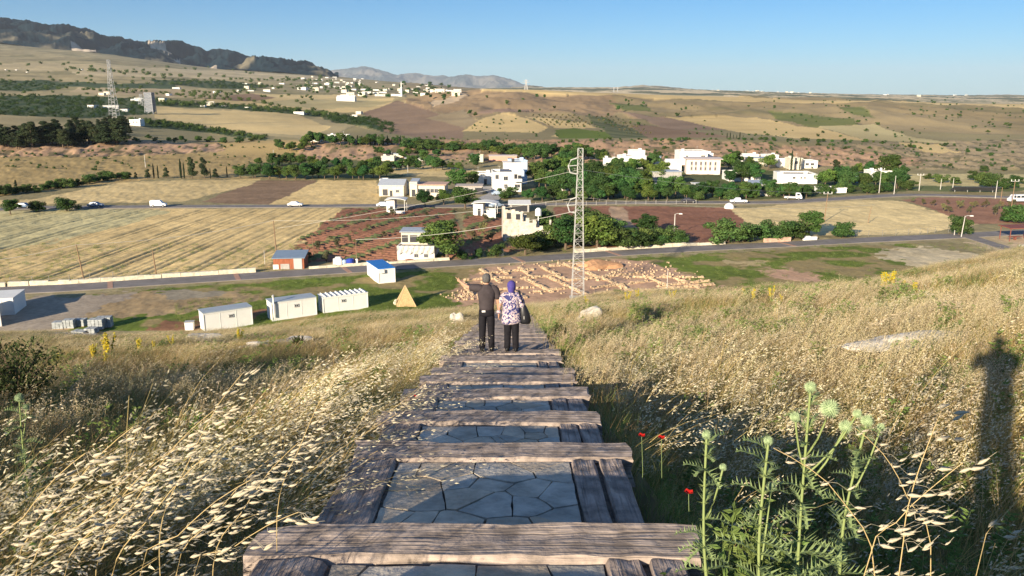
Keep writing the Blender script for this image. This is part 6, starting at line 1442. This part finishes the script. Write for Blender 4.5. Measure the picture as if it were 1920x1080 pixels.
def big_oat(F, path, label, seed, n=26, sz=.040):
    r = np.random.default_rng(seed); P = [at_F(a, b, F) for a, b in path]; b = P[0].copy(); g = h1(b.x, b.y); P = [Vector((b.x-.03, b.y, g))]+P; b = P[0].copy()
    t = thing('wild_oat_plant', b, label, 'wild oat', 'single tall wild oats at right'); P = [p-b for p in P]; PP = resample(P, .06); MB().tube(PP, [max(.0011, .0028*(1-.6*i/len(PP))) for i in range(len(PP))], 5).build('stalk', OATST, t)
    m = MB(); top = PP[int(len(PP)*.55):]
    for i in range(n):
        u = (i+.5)/n; o = top[min(len(top)-1, int(u*len(top)))]; s_ = 1 if i % 2 else -1; q = o+Vector((r.uniform(.015, .075)*s_*(1-u*.6)+.02, r.uniform(-.04, .04), r.uniform(-.03, .0)))
        m.tube([o, (o+q)/2+Vector((0, 0, .01)), q], .0006, 3, False); d_ = Vector((.85, r.uniform(-.3, .3), r.uniform(-.15, .55))).normalized(); L = sz*r.uniform(.75, 1.15); w = L*.15
        m.tube([q, q+d_*L*.3, q+d_*L*.62, q+d_*L], [.0008, w, w*.75, .0006], 6, False); m.tube([q+d_*L*.5, q+d_*L*1.5+Vector((0, 0, .01))], .0005, 3, False)
    m.build('panicle', OATS, t)
big_oat(2.1, [(1685, 1080), (1700, 960), (1730, 860), (1765, 770)], 'tall wild oat with large pale spikelets leaning right', 1, 30)
big_oat(2.2, [(1620, 1080), (1680, 980), (1740, 920), (1805, 868)], 'low arching wild oat crossing the tall one', 2, 22)
big_oat(2.5, [(1745, 1080), (1700, 930), (1655, 850), (1600, 800)], 'brown wild oat bending left into the thistles', 3, 24, .03)
big_oat(2.3, [(1640, 1080), (1580, 940), (1520, 880), (1450, 840)], 'thin oat stalk arching left in front of the thistle', 4, 14, .03)
big_oat(2.4, [(1830, 1080), (1870, 980), (1915, 930)], 'oat with pale spikelets at the right edge', 5, 16)
LO = [(2.3, 30, 1080, 250, 800), (2.5, 120, 1085, 330, 840), (2.2, -20, 1070, 160, 850), (2.7, 210, 1080, 420, 830), (2.4, 260, 1090, 470, 900), (2.9, 330, 1080, 520, 850), (2.6, 60, 1060, 300, 900), (3.2, 400, 1060, 560, 830), (2.8, 180, 1070, 400, 770), (3.4, 300, 1000, 455, 700), (3.8, 520, 960, 640, 690), (2.5, 360, 1090, 560, 960)]
for i, (F_, a, b, c_, d_) in enumerate(sorted(LO, key=lambda q: q[3])):
    big_oat(F_, [(a, b), (a+(c_-a)*.35, b+(d_-b)*.45), (a+(c_-a)*.7, b+(d_-b)*.8), (c_, d_)], 'tall pale wild oat bending right in the left foreground, '+('leftmost' if i == 0 else ORD[i]+' tip from left'), 20+i, 30, .042)
YEL = mat('yellow_petals', (.62, .47, .03), .6, transl=.25)
def mullein(px, py, hp, label, seed, n=4, skip=3):
    p = ground(px, py, skip); h = hp*mpp(p)*(1.5 if px > 900 else 1.15); r = random.Random(seed); t = thing('yellow_flower_plant', p, label, 'yellow flower', 'yellow flowering plants on the slope'); st = MB(); fl = MB()
    for i in range(n):
        a = r.uniform(0, 6.28); q = r.uniform(0, .28)*h; e = Vector((math.cos(a)*q, math.sin(a)*q, h*r.uniform(.75, 1))); st.tube([(0, 0, 0), (e.x*.5, e.y*.5, e.z*.55), e], .012*h, 4)
        for k in range(34):
            u = r.uniform(.45, 1); c = Vector((e.x*u, e.y*u, e.z*u))+Vector((r.gauss(0, .03)*h, r.gauss(0, .03)*h, 0)); fl.box(c, (.04*h, .04*h, .012*h), r.uniform(0, 3), tilt=(r.uniform(-.9, .9), r.uniform(-.9, .9)))
    st.build('stem', TG_, t); fl.build('flowers', YEL, t)
MQ = [(176,685,38),(207,680,52),(198,692,30),(262,668,36),(288,660,22),(323,655,26),(449,650,34),(110,690,24),(1392,566,20),(1412,572,22),(1445,570,24),(1465,574,16),(1545,566,16),(1655,560,34),(1668,556,36),(1715,566,26),(1745,575,22),(1780,570,20),(1668,562,20),(1690,558,24),(1175,572,20),(1195,566,18),(1100,578,16),(1260,568,18)]
ML = ordinals([q for q in MQ if q[0] < 500], 'bright yellow flowering plant on the left slope', '') + ordinals([(q[0], 0) for q in MQ if q[0] > 500], 'yellow flowering plant on the crest right of the couple', '')
MQ = [q for q in MQ if q[0] < 500] + [q for q in MQ if q[0] > 500]
for i, (a, b, c) in enumerate(MQ):
    mullein(a, b, c, ML[i], i, 5 if c > 30 else 3)
RED = mat('poppy_petal', (.55, .02, .012), .5, transl=.2)
def poppy(px, py, F, label):
    c = at_F(px, py, F); g = h1(c.x, c.y); t = thing('poppy', (c.x, c.y, g), label, 'poppy', 'red poppies beside the steps'); h = c.z-g; MB().tube([(0, .0, 0), (.02, 0, h*.6), (0, 0, h)], .002, 4).build('stem', TL_, t); m = MB()
    for i in range(4):
        a = i*1.57+.3; d_ = Vector((math.cos(a), math.sin(a), 0)); o = Vector((-d_.y, d_.x, 0)); q = Vector((0, 0, h)); m.poly([q, q+d_*.018+o*.02+Vector((0, 0, .012)), q+d_*.026+Vector((0, 0, .024)), q+d_*.018-o*.02+Vector((0, 0, .012))])
    o = m.build('petals', RED, t)
poppy(1240, 823, 5.6, 'red poppy right of the steps, the one further right'); poppy(1203, 819, 5.7, 'red poppy right of the steps, the one nearer the timber'); poppy(779, 745, 9.0, 'red poppy at the left edge of the steps'); poppy(1291, 926, 4.4, 'small dull red poppy low in the grass at right')
ROCK = mat('limestone_rock', (.52, .48, .41), .95, 2.5, .3, bump=.04, bscale=5)
def rock(px, py, wpx, hpx, label, seed, skip=3, sq=.5):
    p = ground(px, py, skip); s = mpp(p); m = MB().blob((0, 0, 0), .5, seed, 4, .5, (1, sq, 1)); m.v = [(x_, y_, z_+.16*(float(vn(np.array([x_*9+seed]), np.array([y_*9]), 3))-.5)) for x_, y_, z_ in m.v]; o = m.build('rock', ROCK, smooth=False, loc=(p.x, p.y, p.z+hpx*s*.12+.10)); o.scale = (wpx*s, wpx*s, hpx*s*1.6); return tag(o, label, 'rock')
rock(1722, 648, 215, 17, 'long flat pale rock outcrop in the grass at right', 1, sq=.4); rock(1112, 598, 46, 16, 'rounded white boulder on the crest right of the couple', 2); rock(1900, 585, 60, 14, 'pale flat rock at the right frame edge', 3)
rock(560, 645, 90, 10, 'flat greyish rock slab on the left slope', 4); rock(370, 640, 60, 8, 'smaller flat rock slab left of the grey slab', 5); rock(855, 605, 24, 14, 'grey rock at the left edge of the steps', 6); rock(1125, 706, 30, 8, 'small half buried rock right of the steps', 7)
rock(480, 655, 70, 8, 'low pale slab in the grass below the cabins', 8)
# loose bush at the left edge, and small ones
def hero_bush(px, py, hp, label, wide=1.0, seed=0):
    p = ground(px, py, 3); h = hp*mpp(p); r = np.random.default_rng(seed); t = thing('bush', p, label, 'bush'); st = MB(); P = []; Nn = []
    for i in range(46):
        a = r.uniform(0, 6.28); q = r.uniform(.1, .62)*h*wide; e = np.array([math.cos(a)*q, math.sin(a)*q, h*r.uniform(.45, 1.05)*(1-.35*(q/(h*wide)))]); st.tube([(0, 0, 0), tuple(e*[.4, .4, .6]), tuple(e)], [.014, .008, .003], 4)
        for k in range(70): u = r.uniform(.3, 1.05); P.append(e*[u, u, u**.8]+r.normal(size=3)*.045*h); Nn.append(r.normal(size=3)+[0, 0, .5])
    P = np.array(P); Nn = np.array(Nn); Nn /= np.linalg.norm(Nn, axis=1)[:, None]; st.build('stems', BARK, t)
    V, F, C = leaf_cloud(P, Nn, .026, (.075, .095, .03), .35, seed, 1.2); link('foliage', col_mesh('foliage', V, F, C, LEAF), t)
hero_bush(38, 775, 150, 'dark loose bush at the left edge of the hillside', .9, 1); hero_bush(-30, 760, 150, 'second dark bush cut by the left edge', .9, 2)
hero_bush(1048, 640, 34, 'small dark green bush right of the couple beside the steps', .9, 3)
for i, (a, b, c) in enumerate([(560, 655, 26), (1570, 800, 40)]): hero_bush(a, b, c, ['small green bush on the left slope', 'low green bush in the right hand grass'][i], .8, 5+i)

# ------------------------------------------------------------ air
m = bpy.data.materials.new('haze_air'); m.use_nodes = True; N = m.node_tree.nodes; N.clear(); vo = N.new('ShaderNodeVolumePrincipled'); vo.inputs['Color'].default_value = (.80, .90, 1, 1); vo.inputs['Density'].default_value = 2.5e-5; vo.inputs['Anisotropy'].default_value = 0.0
ou = N.new('ShaderNodeOutputMaterial'); m.node_tree.links.new(vo.outputs[0], ou.inputs['Volume'])
HB = MB().box((0, 19900, 590), (90000, 40600, 1600)); tag(HB.build('haze', m), 'thin blue haze over the whole valley', kind='stuff')
